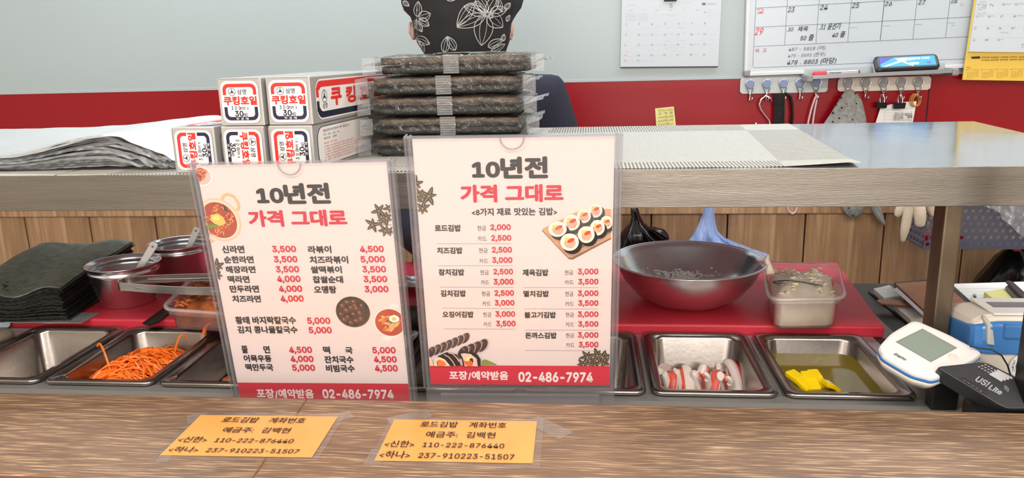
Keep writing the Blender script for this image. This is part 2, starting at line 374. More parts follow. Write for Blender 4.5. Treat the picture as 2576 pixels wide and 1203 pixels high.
class Print:
    """collects coloured flat shapes in the plane of a frame matrix M (local x right, y up, z out)"""
    def __init__(s, M_, off=0.0002): s.M = M_; s.mb = MB(); s.off = off
    def P(s, u, v, k=0): return s.M @ Vector((u, v, s.off + k*0.00008))
    def uv(s, px, py):
        p = AP(px, py, s.M.translation, s.M.col[2].to_3d()); q = s.M.inverted() @ p; return q.x, q.y
    def poly(s, pts, col, k=0):
        a = sum(pts[i][0]*pts[(i+1) % len(pts)][1]-pts[(i+1) % len(pts)][0]*pts[i][1] for i in range(len(pts)))
        if a < 0: pts = pts[::-1]
        s.mb.col = col; s.mb.add([s.P(u, v, k) for u, v in pts], [tuple(range(len(pts)))])
    def ppoly(s, pts, col, k=0): s.poly([s.uv(*p) for p in pts], col, k)
    def ell(s, u, v, ru, rv, col, k=0, n=24, ang=0, a0=0, a1=360):
        ca, sa = math.cos(ang), math.sin(ang); full = abs(a1-a0) >= 360; pts = []
        for i in range(n if full else n+1):
            a = math.radians(a0+(a1-a0)*i/n); x, y = ru*math.cos(a), rv*math.sin(a)
            pts.append((u+x*ca-y*sa, v+x*sa+y*ca))
        s.poly(pts, col, k)
    def pell(s, px, py, rx, ry, col, k=0, n=24, ang=0):
        u, v = s.uv(px, py); u1, v1 = s.uv(px+rx, py); u2, v2 = s.uv(px, py-ry)
        s.ell(u, v, abs(u1-u), abs(v2-v), col, k, n, ang)
    def line(s, pts, wd, col, k=0, closed=False):
        n = len(pts); L = []; R_ = []
        for i in range(n):
            a = pts[i-1] if (i > 0 or closed) else pts[0]; b = pts[(i+1) % n] if (i < n-1 or closed) else pts[-1]
            dx, dy = b[0]-a[0], b[1]-a[1]; l = math.hypot(dx, dy) or 1; nx, ny = -dy/l*wd/2, dx/l*wd/2
            L.append((pts[i][0]+nx, pts[i][1]+ny)); R_.append((pts[i][0]-nx, pts[i][1]-ny))
        s.mb.col = col
        vs = [s.P(*p, k) for p in L]+[s.P(*p, k) for p in R_]
        s.mb.add(vs, [(n+i, n+(i+1) % n, (i+1) % n, i) for i in range(n if closed else n-1)])
    def pline(s, pts, wd, col, k=0, closed=False): s.line([s.uv(*p) for p in pts], wd, col, k, closed)
    def text(s, t, u0, v0, u1, v1, col, bold=0.0, k=1, rot=0, sh=0.0):
        vs, fs = text_geo(t)
        if not vs: return
        offs = [(0, 0)]
        if bold: offs += [(bold*math.cos(a*math.pi/4), bold*math.sin(a*math.pi/4)) for a in range(8)]
        x0 = min(v[0] for v in vs)-bold; x1 = max(v[0] for v in vs)+bold; y0 = min(v[1] for v in vs)-bold; y1 = max(v[1] for v in vs)+bold
        s.mb.col = col
        cu, cv = (u0+u1)/2, (v0+v1)/2; W_, H_ = u1-u0, v1-v0
        if rot in (90, -90): W_, H_ = H_, W_
        for q, (ox, oy) in enumerate(offs):
            out = []
            for x, y in vs:
                a = ((x+ox-x0)/(x1-x0)-.5)*W_; b = ((y+oy-y0)/(y1-y0)-.5)*H_
                a += sh*b
                if rot == 90: a, b = -b, a
                elif rot == -90: a, b = b, -a
                elif rot == 180: a, b = -a, -b
                p = s.P(cu+a, cv+b, k); out.append(p + s.M.col[2].to_3d()*(q*2.5e-6))
            s.mb.add(out, fs)
    def ptext(s, t, x0, y0, x1, y1, col, bold=0.0, k=1, sh=0.0):
        u0, _ = s.uv(x0, (y0+y1)/2); u1, _ = s.uv(x1, (y0+y1)/2); _, v1 = s.uv((x0+x1)/2, y0); _, v0 = s.uv((x0+x1)/2, y1)
        s.text(t, u0, v0, u1, v1, col, bold, k, 0, sh)
    def build(s, name, parent, mt=None, label=None):
        if s.mb.v: return fin(name, s.mb, mt or INK, parent, label=label)
def rrect(u0, v0, u1, v1, r, n=5):
    pts = []
    for cx, cy_, a in ((u1-r, v1-r, 0), (u0+r, v1-r, 90), (u0+r, v0+r, 180), (u1-r, v0+r, 270)):
        for i in range(n+1):
            t = math.radians(a+90*i/n); pts.append((cx+r*math.cos(t), cy_+r*math.sin(t)))
    return pts
BLK = rgb(24, 20, 22); REDI = rgb(196, 22, 50); WHI = rgb(236, 226, 220); GRY = rgb(120, 116, 112)

# ================================================================ SETTING
YW = 2.2
o = MB().bb((-2.6, YW+0.012, -1.3), (2.6, YW+0.15, 1.2)); wall_back = fin('wall_back', o, M['sidewall'], kind='structure')
fin('white_panel', MB().bb((-2.6, YW, -0.079), (0.905, YW+0.012, 1.2)), M['wall'], wall_back)
fin('white_panel', MB().bb((0.909, YW, -0.079), (2.6, YW+0.012, 1.2)), M['wall'], wall_back)
for a, b in ((-2.6, -0.96), (-0.957, 0.901), (0.905, 2.6)):
    fin('red_panel', MB().bb((a, YW-0.001, -0.44), (b, YW+0.012, -0.082)), M['red'], wall_back, bevel=0.0008)
fin('seam_strip', MB().bb((-2.6, YW-0.002, -0.084), (2.6, YW+0.01, -0.078)), M['wall'], wall_back)
PX0, PITCH = 0.819, 0.2142
plank0 = None
for k in range(-16, 9):
    x = PX0+k*PITCH
    if x < -2.6 or x+PITCH > 2.6: continue
    if plank0 is None:
        plank0 = fin('plank', MB().bb((x+0.002, YW-0.004, -1.3), (x+PITCH-0.002, YW+0.012, -0.455)), M['plank'], wall_back, bevel=0.0015); px_first = x
    else:
        c = plank0.copy(); COL.objects.link(c); c.location = Vector((x-px_first, 0, 0)); c.name = 'plank'
fin('joint_backing', MB().bb((-2.6, YW+0.008, -1.3), (2.6, YW+0.0121, -0.45)), M['gap'], wall_back)
fin('trim_1', MB().bb((-2.6, YW-0.014, -0.458), (2.6, YW+0.012, -0.43)), M['plank'], bevel=0.003, kind='structure')
fin('floor', MB().bb((-2.6, -2.6, -1.36), (2.6, YW+0.15, -1.30)), M['floor'], kind='structure')
fin('ceiling', MB().bb((-2.6, -2.6, 1.2), (2.6, YW+0.15, 1.26)), M['ceiling'], kind='structure')
fin('wall_left', MB().bb((-2.75, -2.6, -1.3), (-2.6, YW+0.15, 1.2)), M['sidewall'], kind='structure')
fin('wall_right', MB().bb((2.6, -2.6, -1.3), (2.75, YW+0.15, 1.2)), M['sidewall'], kind='structure')
fin('wall_front', MB().bb((-2.6, -2.75, -1.3), (2.6, -2.6, 1.2)), M['sidewall'], kind='structure')
em, nd, lk, bs = newmat('lamp_diffuser'); bs.inputs['Emission Color'].default_value = (1, 0.97, 0.93, 1); bs.inputs['Emission Strength'].default_value = 3.0
for i, (n_, l_, s_, p_, c_) in enumerate(LAMPS):
    e = empty('ceiling_light', (l_[0], l_[1], 1.17), label='flat ceiling light panel over the ' + ('kitchen' if i < 2 else 'dining side') + (', right-hand one' if i % 2 == 0 else ', left-hand one'), cat='ceiling light', group='ceiling light panels')
    fin('frame', MB().bb((l_[0]-.63, l_[1]-.18, 1.165), (l_[0]+.63, l_[1]+.18, 1.2)), M['alu'], e)
    fin('diffuser', MB().bb((l_[0]-.6, l_[1]-.15, 1.160), (l_[0]+.6, l_[1]+.15, 1.166)), em, e)

# ================================================================ SERVING COUNTER
ZC, ZT, ZS = -0.372, -0.415, -0.136
ctr = empty('serving_counter', (0, 0.69, -1.3), label='brown oak-look serving counter running along the front', cat='counter')
YN, YE = 0.602, 0.775
def ctop(a0, a1, b0, b1):
    n_ = 1
    return MB().prism([(a0, YN, ZC-0.03), (a1, YN, ZC-0.03), (b1, YE, ZC-0.03), (b0, YE, ZC-0.03)], (0, 0, 0.03))
fin('countertop_board', ctop(-1.7, -0.3072, -1.7, -0.3165), M['counter'], ctr, bevel=0.0012)
fin('countertop_board', ctop(-0.3056, 1.7, -0.3149, 1.7), M['counter'], ctr, bevel=0.0012)
fin('joint_filler', MB().bb((-0.318, YN+.001, ZC-0.028), (-0.304, YE-.001, ZC-0.0008)), mat('brown_filler', rgb(120, 78, 52), 0.6, var=0.3, vscale=120), ctr)
fin('edge_band', MB().bb((-1.7, YN-0.003, ZC-0.034), (1.7, YN, ZC-0.0012)), M['edge'], ctr)
fin('edge_band', MB().bb((-1.7, YE, ZC-0.034), (1.7, YE+0.0015, ZC-0.001)), M['edge'], ctr)
fin('front_panel', MB().bb((-1.7, YN+0.02, -1.3), (1.7, YN+0.05, ZC-0.031)), M['counter'], ctr)
fin('ledge', MB().bb((-1.7, YN+0.06, -0.43), (1.7, 0.872, -0.4125)), M['lip'], ctr)
fin('back_panel', MB().bb((-1.7, 0.76, -1.3), (1.7, 0.775, -0.431)), M['counter'], ctr)

# ================================================================ PREP TABLE WITH PAN RAIL
prep = empty('prep_table', (0, 1.18, -1.3), label='stainless steel prep table with a rail of sunken topping pans', cat='table')
PB = [-1.211, -1.05, -0.8895, -0.729, -0.568, -0.408, -0.248, -0.088, 0.0725, 0.232, 0.393]
YF, YB = 0.886, 1.100
deck = MB(); deck.bb((-1.7, 0.873, -0.424), (0.41, YF+0.014, ZT)); deck.bb((-1.7, YB-0.014, -0.424), (0.41, 1.1065, ZT))
for x in PB[3:-1]: deck.bb((x-0.0115, YF+.012, -0.424), (x+0.0115, YB-.012, ZT))
deck.bb((0.381, YF+.012, -0.424), (0.4105, YB-.012, ZT)); deck.bb((-1.7, YF+.012, -0.424), (-.878, YB-.012, ZT))
fin('pan_rail', deck, M['rail'], prep, bevel=0.0006)
fin('front_lip', MB().bb((-1.7, 0.8725, -0.46), (0.4105, 0.8745, ZT+0.0008)), M['lip'], prep)
fin('worktop', MB().bb((-1.7, 1.107, -0.455), (0.45, 1.485, -0.418)), M['steel'], prep)
fin('side_worktop', MB().bb((0.4115, 0.873, -0.455), (1.6, 1.1065, -0.429)), M['darksteel'], prep); fin('side_worktop', MB().bb((0.4505, 1.107, -0.455), (1.6, 1.385, -0.4185)), M['darksteel'], prep)
fin('front_skirt', MB().bb((-1.7, 0.877, -1.2), (1.6, 0.885, -0.46)), M['steel'], prep)
fin('back_skirt', MB().bb((-1.7, 1.47, -1.2), (0.45, 1.478, -0.456)), M['steel'], prep)
for x, y in ((-1.66, 0.92), (1.56, 0.92), (-1.66, 1.44), (1.56, 1.35)):
    fin('leg', MB().bb((x-.02, y-.02, -1.3), (x+.02, y+.02, -0.456)), M['steel'], prep)

def sq(u0, v0, u1, v1, r, z, n=5): return [Vector((p[0], p[1], z)) for p in rrect(u0, v0, u1, v1, r, n)]
def make_pan(x0, x1, label):
    xa, xb = x0+0.0035, x1-0.0035; ya, yb = YF+0.002, YB-0.001; zr = -0.4095
    e = empty('topping_pan', ((x0+x1)/2, (ya+yb)/2, -0.515), label=label, cat='food pan', group='steel pans of the topping rail')
    b = MB()
    R = [sq(xa+.0015, ya+.0015, xb-.0015, yb-.0015, .012, zr-.0045), sq(xa, ya, xb, yb, .013, zr-.0015), sq(xa+.002, ya+.002, xb-.002, yb-.002, .012, zr+.0012),
         sq(xa+.006, ya+.006, xb-.006, yb-.006, .012, zr+.0006), sq(xa+.0125, ya+.013, xb-.0125, yb-.013, .017, zr-.0005), sq(xa+.0145, ya+.015, xb-.0145, yb-.015, .019, zr-.005),
         sq(xa+.019, ya+.020, xb-.019, yb-.020, .024, -.500), sq(xa+.026, ya+.027, xb-.026, yb-.027, .018, -.509)]
    b.rings(R, cap=(False, True))
    fin('pan_body', b, M['pan'], e, smooth=True, solid=0.0008)
    return e
PN = [None, 'empty steel pan at the far left edge of the rail', 'empty steel pan at the left edge, next to the carrot pan', 'steel pan heaped with shredded carrot',
      'steel pan with a black shade fill, right of the carrot pan', 'steel pan hidden behind the left menu stand', 'steel pan of pale pickled cabbage seen between the menu stands',
      'steel pan of ham strips at the edge of the right menu stand', 'steel pan of red and white crab sticks', 'steel pan of yellow pickled radish at the rail end']
for i in range(2, 10): make_pan(PB[i], PB[i+1], PN[i])
def pan_fill(i, z, inset=0.0155):
    return rrect(PB[i]+inset+.003, YF+inset+.004, PB[i+1]-inset-.003, YB-inset-.004, .02)

# ================================================================ OVERSHELF
SY0, SY1 = 0.90, 1.43
shf = empty('steel_overshelf', (0, 1.15, -0.43), label='stainless steel overshelf on square posts above the prep table', cat='shelf')
b = MB(); b.prism([(-1.6, SY0, ZS-.0028), (0.62, SY0, ZS-.003), (0.667, SY1, ZS-.003), (-1.6, SY1, ZS-.003)], (0, 0, .003))
fin('shelf_top', b, mat('glossy_shelf_top', rgb(196, 204, 208), 0.13, 0.9, var=0.04, vscale=7, rvar=0.05, bump=0.12, bscale=25), shf)
fin('front_fascia', MB().bb((-1.6, SY0-0.001, -0.1805), (0.62, SY0+0.0015, ZS+.0003)), M['steel'], shf, bevel=0.0006)
fin('under_lip', MB().bb((-1.6, SY0+.0015, -0.1805), (0.62, SY0+0.022, -0.179)), M['steel'], shf)
fin('back_fascia', MB().bb((-1.6, SY1-.002, -0.175), (0.665, SY1, ZS-.003)), M['steel'], shf)
fin('underside_pan', MB().bb((-1.59, SY0+.023, -0.144), (0.60, SY1-.01, -0.1395)), M['under'], shf)
for x in (-1.2, -0.5, 0.2): fin('underside_rib', MB().bb((x, SY0+.03, -0.16), (x+.04, SY1-.01, -0.1442)), M['under'], shf)
for (xa, xb, ya, yb, zf) in ((0.4135, 0.434, 0.930, 0.961, -.4288), (0.60, 0.625, 1.36, 1.39, -.4183), (-1.46, -1.44, 0.93, 0.96, -.4148), (-1.46, -1.44, 1.38, 1.41, -.4178)):
    fin('post', MB().bb((xa, ya, zf), (xb, yb, -0.1806 if ya < 1 else ZS-.004)), M['post'], shf, bevel=0.0025)
p_ = AY(2569, 990, 0.80)
fin('steel_corner_post', MB().bb((p_.x, 0.792, -0.4122), (p_.x+0.025, 0.817, -0.02)), M['darksteel'], bevel=0.002, label='dark steel post standing behind the counter at the right picture edge', cat='post')

# ================================================================ MENU STANDS
def menu_stand(name, O, ex, ey, label, h_off):
    F = frame(O, ex, ey)
    def L(u, v, w): return F @ Vector((u, v, w))
    def lb(mb, a, b):
        c = [(a[i]+b[i])/2 for i in range(3)]; d = [abs(a[i]-b[i]) for i in range(3)]
        return mb.box(L(*c), d, F.to_3x3())
    e = empty(name, F, label=label, cat='menu stand', group='acrylic menu stands on the counter')
    W_, H_ = .21, .297
    fin('menu_paper', lb(MB(), (0, 0, -.0004), (W_, H_, 0)), M['paper'], e)
    fin('front_plate', lb(MB(), (-.0035, -.003, .0016), (W_+.0035, H_+.003, .0028)), M['acryl'], e)
    fin('back_plate', lb(MB(), (-.0035, -.003, -.003), (W_+.0035, H_+.003, -.0018)), M['acryl'], e)
    for s_ in (0, 1):
        x0 = -.0085 if s_ == 0 else W_+.001
        fin('side_rib', lb(MB(), (x0, -.003, -.011), (x0+.0025, H_+.003, .0035)), M['acrylr'], e, bevel=.0004)
        fin('side_rib', lb(MB(), (x0+.0048, -.003, -.0075), (x0+.0074, H_+.003, .0035)), M['acrylr'], e, bevel=.0004)
        fin('side_web', lb(MB(), (x0+.0026, -.003, -.0022), (x0+.0047, H_+.003, -.0012)), M['acrylr'], e)
    fin('top_edge', lb(MB(), (-.0085, H_+.0012, .0010), (W_+.0085, H_+.0032, .0034)), M['acrylr'], e)
    # half-moon thumb notch at the top edge
    b = MB(); n = 18; r = .0125; cu = W_/2-.0005
    b.tube([L(cu+r*math.cos(math.pi*(1+i/n)), H_+.001+r*1.0*math.sin(math.pi*(1+i/n)), .0030) for i in range(n+1)], .0006, 6)
    fin('thumb_notch', b, M['greypl'], e)
    if h_off > 0:
        b = lb(MB(), (-.006, -.0325, -.020), (W_+.006, -.0035, .0035)); fin('base_block', b, M['acrylr'], e, bevel=.0015)
        fin('base_foot', lb(MB(), (.012, -.0325, .0035), (W_-.012, -.0085, .009)), M['acrylr'], e, bevel=.001)
    else:
        fin('base_foot', lb(MB(), (-.006, -.0075, -.012), (W_+.006, -.0032, .0035)), M['acrylr'], e, bevel=.001)
    return e, F
E1, F1 = menu_stand('menu_stand', Vector((-.424, .834, -.4045)), (1, .019, .003), (-.005, -.13, .992), 'taller clear acrylic menu stand with ramen and noodle prices', 0)
E2, F2 = menu_stand('menu_stand', Vector((-.187, .835, -.379)), (.9993, .037, -.005), (-.004, -.139, .990), 'clear acrylic menu stand with kimbap rolls prices in cash and card', 1)
E1['label'] = 'left clear acrylic menu stand listing ramen and noodle prices'
E2['label'] = 'right clear acrylic menu stand with kimbap prices and kimbap pictures'
NOTCH = None
# ---- lettering, left menu
P = Print(F1); Q = Print(F1); S4 = 1125/580.0
def q1(x, y): return (480+x/S4, 400+y/S4)
def t1(t, x0, y0, x1, y1, col=BLK, bold=0.02):
    a = q1(x0, y0); b = q1(x1, y1); P.ptext(t, a[0], a[1], b[0], b[1], col, bold, 2)
t1('10년전', 318, 118, 680, 220, BLK, .048); t1('가격 그대로', 280, 248, 762, 330, REDI, .045)
for t, a, b, c, d in (('신라면', 152, 422, 262, 460), ('순한라면', 162, 473, 307, 509), ('해장라면', 170, 522, 316, 557), ('떡라면', 180, 569, 287, 605), ('만두라면', 190, 616, 333, 652), ('치즈라면', 202, 665, 342, 700),
                      ('라볶이', 572, 423, 686, 460), ('치즈라볶이', 580, 473, 768, 511), ('쌀떡볶이', 585, 522, 737, 558), ('찹쌀순대', 595, 570, 743, 606), ('오뎅탕', 601, 619, 711, 656),
                      ('황태 바지락칼국수', 218, 768, 513, 806), ('김치 콩나물칼국수', 228, 815, 521, 851), ('쫄', 248, 911, 278, 948), ('면', 355, 911, 386, 948), ('떡', 645, 914, 680, 951), ('국', 753, 918, 790, 951),
                      ('어묵우동', 258, 956, 394, 991), ('잔치국수', 652, 961, 794, 997), ('떡만두국', 267, 999, 402, 1034), ('비빔국수', 660, 1004, 800, 1040)):
    t1(t, a, b, c, d, BLK, .042)
for t, a, b, c, d in (('3,500', 397, 423, 514, 461), ('3,500', 405, 473, 521, 511), ('3,500', 415, 522, 529, 560), ('4,000', 421, 569, 536, 607), ('4,000', 430, 617, 544, 655), ('4,000', 438, 665, 551, 703),
                      ('4,500', 825, 423, 942, 461), ('5,000', 829, 473, 948, 511), ('3,500', 837, 522, 953, 560), ('3,500', 843, 570, 959, 608), ('3,000', 848, 619, 965, 657),
                      ('5,000', 568, 773, 681, 811), ('5,000', 576, 819, 688, 857), ('4,500', 480, 915, 592, 953), ('4,000', 487, 960, 599, 997), ('5,000', 495, 1003, 607, 1040),
                      ('5,000', 886, 917, 1000, 955), ('4,500', 893, 962, 1005, 999), ('4,500', 898, 1005, 1010, 1043)):
    t1(t, a, b, c, d, REDI, .042)
_, vb = P.uv(*q1(650, 1094))
B = Print(F1, .0003); B.poly([(0.0002, 0.0002), (.2098, .0002), (.2098, vb), (.0002, vb)], rgb(200, 24, 48)); B.build('red_footer_band', E1)
t1('포장/예약받음', 322, 1122, 600, 1168, WHI, .035); t1('02-486-7974', 643, 1124, 990, 1170, WHI, .04)
P.build('lettering', E1)
# ---- pictures
def leaf(p, u, v, l, wd, ang, col, k):
    pts = []
    for i in range(12):
        t = i/12*2*math.pi; x = l/2+l/2*math.cos(t); y = wd/2*math.sin(t)*(1-.35*math.cos(t))
        pts.append((u+x*math.cos(ang)-y*math.sin(ang), v+x*math.sin(ang)+y*math.cos(ang)))
    p.poly(pts, col, k)
def clipu(pts, lo, hi, lov=-1, hiv=1):  # keep a picture inside the paper
    return [(min(max(u, lo), hi), min(max(v, lov), hiv)) for u, v in pts]
class CPrint(Print):
    lo, hi, lov, hiv = .0008, .2092, .0, .2962
    def poly(s, pts, col, k=0):
        q = clipu(pts, s.lo, s.hi, s.lov, s.hiv); r = [p for i, p in enumerate(q) if p != q[i-1]]
        if len(r) > 2: Print.poly(s, r, col, k)
def sprig(F, centers, parent, name='leaf_sprig_picture', lov=0.0, stems=()):
    S = CPrint(F); S.lov = lov; rnd = random.Random(5)
    for a, b in stems: S.pline([a, b], .0006, rgb(120, 96, 60), 3)
    for (px, py, sc, n, a0) in centers:
        u, v = S.uv(px, py)
        for i in range(n):
            a = a0+i*2*math.pi/n+rnd.uniform(-.2, .2); l = sc*rnd.uniform(.8, 1.15)
            leaf(S, u, v, l, l*.42, a, rgb(48, 38, 28), 4+i); leaf(S, u+.12*l*math.cos(a), v+.12*l*math.sin(a), l*.75, l*.10, a, rgb(150, 122, 80), 12+i)
        S.ell(u, v, sc*.10, sc*.10, rgb(190, 160, 100), 20, 8)
    S.build(name, parent)
def q2(x, y): return (830+x/3.007, 480+y/3.007)
C = [(*q2(372, 150), .0085, 5, 2.0), (*q2(430, 205), .0085, 6, .5), (*q2(450, 130), .007, 5, 1.0), (*q2(325, 255), .0085, 5, 2.6), (*q2(420, 300), .008, 6, .2), (*q2(450, 300), .006, 5, .9), (*q2(390, 225), .006, 5, 2.)]
sprig(F1, C, E1, stems=[(q2(325, 255), q2(468, 258)), (q2(372, 150), q2(468, 190))])
sprig(F1, [(547, 668, .0085, 6, .3), (547, 692, .0075, 6, .8)], E1)
def noodles(S, cx, cy_, rx, ry, n, cols, k, seed, size=5):
    rnd = random.Random(seed)
    for i in range(n):
        a = rnd.uniform(0, 6.28); r = math.sqrt(rnd.random())*.82; x = cx+rx*r*math.cos(a); y = cy_+ry*r*math.sin(a)
        t = rnd.uniform(0, 6.28); pts = []
        for j in range(7):
            pts.append((x, y)); t += rnd.uniform(-.1, 1.0); x += size*.45*math.cos(t); y += size*.45*math.sin(t)
        S.pline([p for p in pts if ((p[0]-cx)/rx)**2+((p[1]-cy_)/ry)**2 < .93] or pts[:2], .0010, cols[i % len(cols)], k+i % 6)
S = CPrint(F1)   # ramen pot
px, py = 554, 553
S.pline([(558, 505), (562, 493), (572, 489), (588, 494), (600, 512), (601, 523), (596, 530)], .0034, rgb(226, 176, 122), 0)
S.pline([(528, 598), (534, 610), (538, 604)], .003, rgb(226, 176, 122), 0)
S.pell(px-1, py, 50, 56, rgb(228, 186, 150), 1, 40, .5); S.pell(px-1, py, 46.5, 52.5, rgb(236, 206, 178), 2, 40, .5); S.pell(px-2, py+1, 42, 47, rgb(168, 60, 26), 3, 40, .5)
noodles(S, px-2, py+1, 40, 45, 70, [rgb(222, 130, 66), rgb(236, 162, 96), rgb(200, 84, 40), rgb(140, 36, 20)], 4, 3, 7)
S.ppoly([(532, 540), (548, 536), (562, 545), (570, 560), (556, 568), (540, 562), (530, 552)], rgb(232, 188, 84), 12); S.pell(545, 548, 9, 6, rgb(244, 214, 110), 13)
for i in range(9): S.pline([(530, 560), (519+i*4, 572+abs(4-i)*-1.5+4)], .0011, rgb(120, 140, 50), 14)
S.ppoly([(560, 512), (572, 520), (576, 532), (566, 528)], rgb(60, 54, 30), 14)
S.build('ramen_pot_picture', E1)
S = CPrint(F1); S.pell(508, 444, 27, 25, rgb(240, 232, 226), 1, 32); S.pell(507, 443, 24, 22, rgb(206, 184, 166), 2, 32)
for i, (x, y, rx, ry, a) in enumerate(((503, 432, 13, 10, .3), (508, 445, 9, 8, 1.), (500, 448, 8, 9, .2), (514, 433, 8, 6, .5))): S.pell(x, y, rx, ry, [rgb(196, 92, 56), rgb(214, 130, 92), rgb(180, 70, 40), rgb(222, 120, 80)][i], 3+i, 10, a)
noodles(S, 505, 438, 14, 13, 14, [rgb(232, 160, 120), rgb(160, 50, 30)], 8, 9, 5)
S.build('kimchi_dish_picture', E1)
S = CPrint(F1); S.pell(888, 785, 43, 39, rgb(70, 60, 54), 1, 36); S.pell(888, 784, 41.5, 37.5, rgb(26, 20, 18), 2, 36)
rnd = random.Random(4)
for i, (x, y) in enumerate([(q2(x, y)) for x, y in ((130, 845), (180, 840), (95, 870), (240, 870), (200, 890), (125, 905), (85, 935), (160, 885), (225, 925), (180, 935), (135, 955), (110, 975), (160, 1000), (200, 985), (235, 970), (190, 870))]):
    S.pell(x, y, 7.5, 6.5, rgb(76, 40, 34), 3, 9, i); S.pell(x-1, y-1.5, 4, 3, rgb(130, 74, 60), 4, 8, i); S.pell(x-2, y-2.5, 1.3, .9, rgb(200, 160, 140), 5, 6)
S.build('black_plate_picture', E1)
S = CPrint(F1)
S.ppoly([q2(*p) for p in ((450, 860), (455, 850), (520, 862), (522, 885), (450, 885))], rgb(236, 222, 212), 0); S.ppoly([q2(*p) for p in ((385, 1100), (400, 1130), (455, 1140), (470, 1110))], rgb(236, 222, 212), 0)
cx, cyy = q2(455, 1000); S.pell(cx, cyy, 41, 38, rgb(238, 224, 212), 1, 36); S.pell(cx, cyy-1, 37.5, 34, rgb(176, 60, 30), 2, 36)
for i in range(22):
    a = rnd.uniform(0, 6.28); r = rnd.uniform(.3, .8)*30; x = cx+r*math.cos(a); y = cyy-1+r*math.sin(a)*.9
    S.pell(x, y, 10, 3.4, [rgb(232, 150, 76), rgb(240, 172, 100), rgb(216, 120, 58)][i % 3], 3+i % 5, 10, rnd.uniform(0, 3.1))
noodles(S, cx, cyy+2, 12, 9, 12, [rgb(70, 90, 40), rgb(200, 190, 120)], 9, 6, 4)
ex_, ey_ = q2(487, 966); S.pell(ex_, ey_, 13, 9, rgb(246, 238, 230), 12); S.pell(ex_, ey_, 6, 5, rgb(240, 190, 60), 13)
S.build('rice_cake_bowl_picture', E1)
# ---- lettering, right menu
P = Print(F2); S5 = 1.743
def q3(x, y): return (1000+x/S5, 330+y/S5)
def t2(t, x0, y0, x1, y1, col=BLK, bold=0.02):
    a = q3(x0, y0); b = q3(x1, y1); P.ptext(t, a[0], a[1], b[0], b[1], col, bold, 2)
t2('10년전', 325, 112, 660, 208, BLK, .048); t2('가격 그대로', 275, 233, 728, 312, REDI, .045); t2('<8가지 재료 맛있는 김밥>', 325, 336, 700, 370, BLK, .032)
for t, a, b, c, d in (('로드김밥', 163, 410, 278, 440), ('치즈김밥', 173, 509, 285, 538), ('참치김밥', 180, 604, 293, 633), ('김치김밥', 189, 697, 300, 726), ('오징어김밥', 197, 790, 334, 818),
                      ('제육김밥', 548, 605, 662, 635), ('멸치김밥', 552, 699, 664, 727), ('불고기김밥', 556, 792, 695, 820), ('돈까스김밥', 560, 882, 698, 910)): t2(t, a, b, c, d, BLK, .042)
for t, a, b, c, d in (('현금', 350, 414, 388, 436), ('카드', 352, 461, 391, 483), ('현금', 357, 512, 395, 534), ('카드', 359, 559, 397, 580), ('현금', 363, 609, 400, 630), ('카드', 366, 653, 402, 674), ('현금', 369, 702, 406, 723), ('카드', 372, 746, 409, 767), ('현금', 375, 794, 411, 815), ('카드', 377, 837, 413, 857),
                      ('현금', 733, 609, 770, 630), ('카드', 733, 653, 772, 673), ('현금', 735, 703, 771, 724), ('카드', 735, 747, 773, 768), ('현금', 737, 795, 773, 815), ('카드', 737, 838, 774, 858), ('현금', 738, 886, 774, 906), ('카드', 739, 928, 776, 948)): t2(t, a, b, c, d, rgb(50, 46, 46), 0)
for t, a, b, c, d in (('2,000', 407, 408, 497, 439), ('2,500', 411, 455, 499, 486), ('2,500', 414, 507, 502, 538), ('3,000', 415, 552, 504, 583), ('2,500', 420, 603, 507, 633), ('3,000', 421, 647, 509, 678), ('2,500', 425, 697, 511, 727), ('3,000', 426, 740, 513, 770), ('3,000', 429, 789, 516, 819), ('3,500', 432, 831, 518, 861),
                      ('3,000', 790, 602, 881, 633), ('3,500', 792, 647, 881, 677), ('3,000', 790, 698, 881, 728), ('3,500', 792, 741, 881, 771), ('3,000', 790, 790, 881, 820), ('3,500', 792, 833, 881, 862), ('3,000', 790, 881, 881, 911), ('3,500', 794, 923, 881, 953)): t2(t, a, b, c, d, REDI, .042)
for a, b, c, d in ((170, 493, 499, 493), (178, 590, 505, 590), (187, 684, 510, 685), (196, 776, 514, 778), (204, 867, 517, 868), (550, 686, 880, 686), (555, 779, 880, 780), (558, 872, 880, 872), (563, 961, 880, 963)):
    P.pline([q3(a, b), q3(c, d)], .0003, GRY, 2)
_, vb = P.uv(*q3(540, 1028))
B = Print(F2, .0003); B.poly([(0.0002, 0.0002), (.2098, .0002), (.2098, vb), (.0002, vb)], rgb(206, 30, 52)); B.build('red_footer_band', E2)
t2('포장/예약받음', 227, 1052, 486, 1091, WHI, .035); t2('02-486-7974', 530, 1056, 857, 1101, WHI, .04)
P.build('lettering', E2)
def q4(x, y): return (800+x/2.616, y/2.616)
q5 = lambda x, y: (980+x/5.233, 330+y/5.233)
sprig(F2, [(*q5(335, 690), .009, 6, .2), (*q5(385, 830), .0085, 6, .8), (*q5(520, 850), .010, 5, .1), (*q5(440, 1010), .0085, 6, .4), (*q5(360, 900), .007, 5, 2.), (*q5(455, 850), .006, 5, 1.)], E2, stems=[(q5(335, 980), q5(520, 860)), (q5(380, 1040), q5(450, 1000))])
q6 = lambda x, y: (1430+x/15.03, 860+y/15.03)
sprig(F2, [(*q6(720, 560), .009, 6, 2.2), (*q6(800, 700), .009, 6, .4), (*q6(1080, 500), .009, 6, 1.), (*q6(1280, 570), .0085, 7, .2), (*q6(1480, 560), .009, 5, .8), (*q6(560, 850), .009, 6, .2), (*q6(1000, 860), .0085, 5, .4), (*q6(1320, 800), .008, 4, 1.4)], E2, lov=vb+.0003, stems=[(q6(860, 640), q6(1290, 930))])
q7 = lambda x, y: (1350+x/7.075, 500+y/7.075)
S = CPrint(F2)
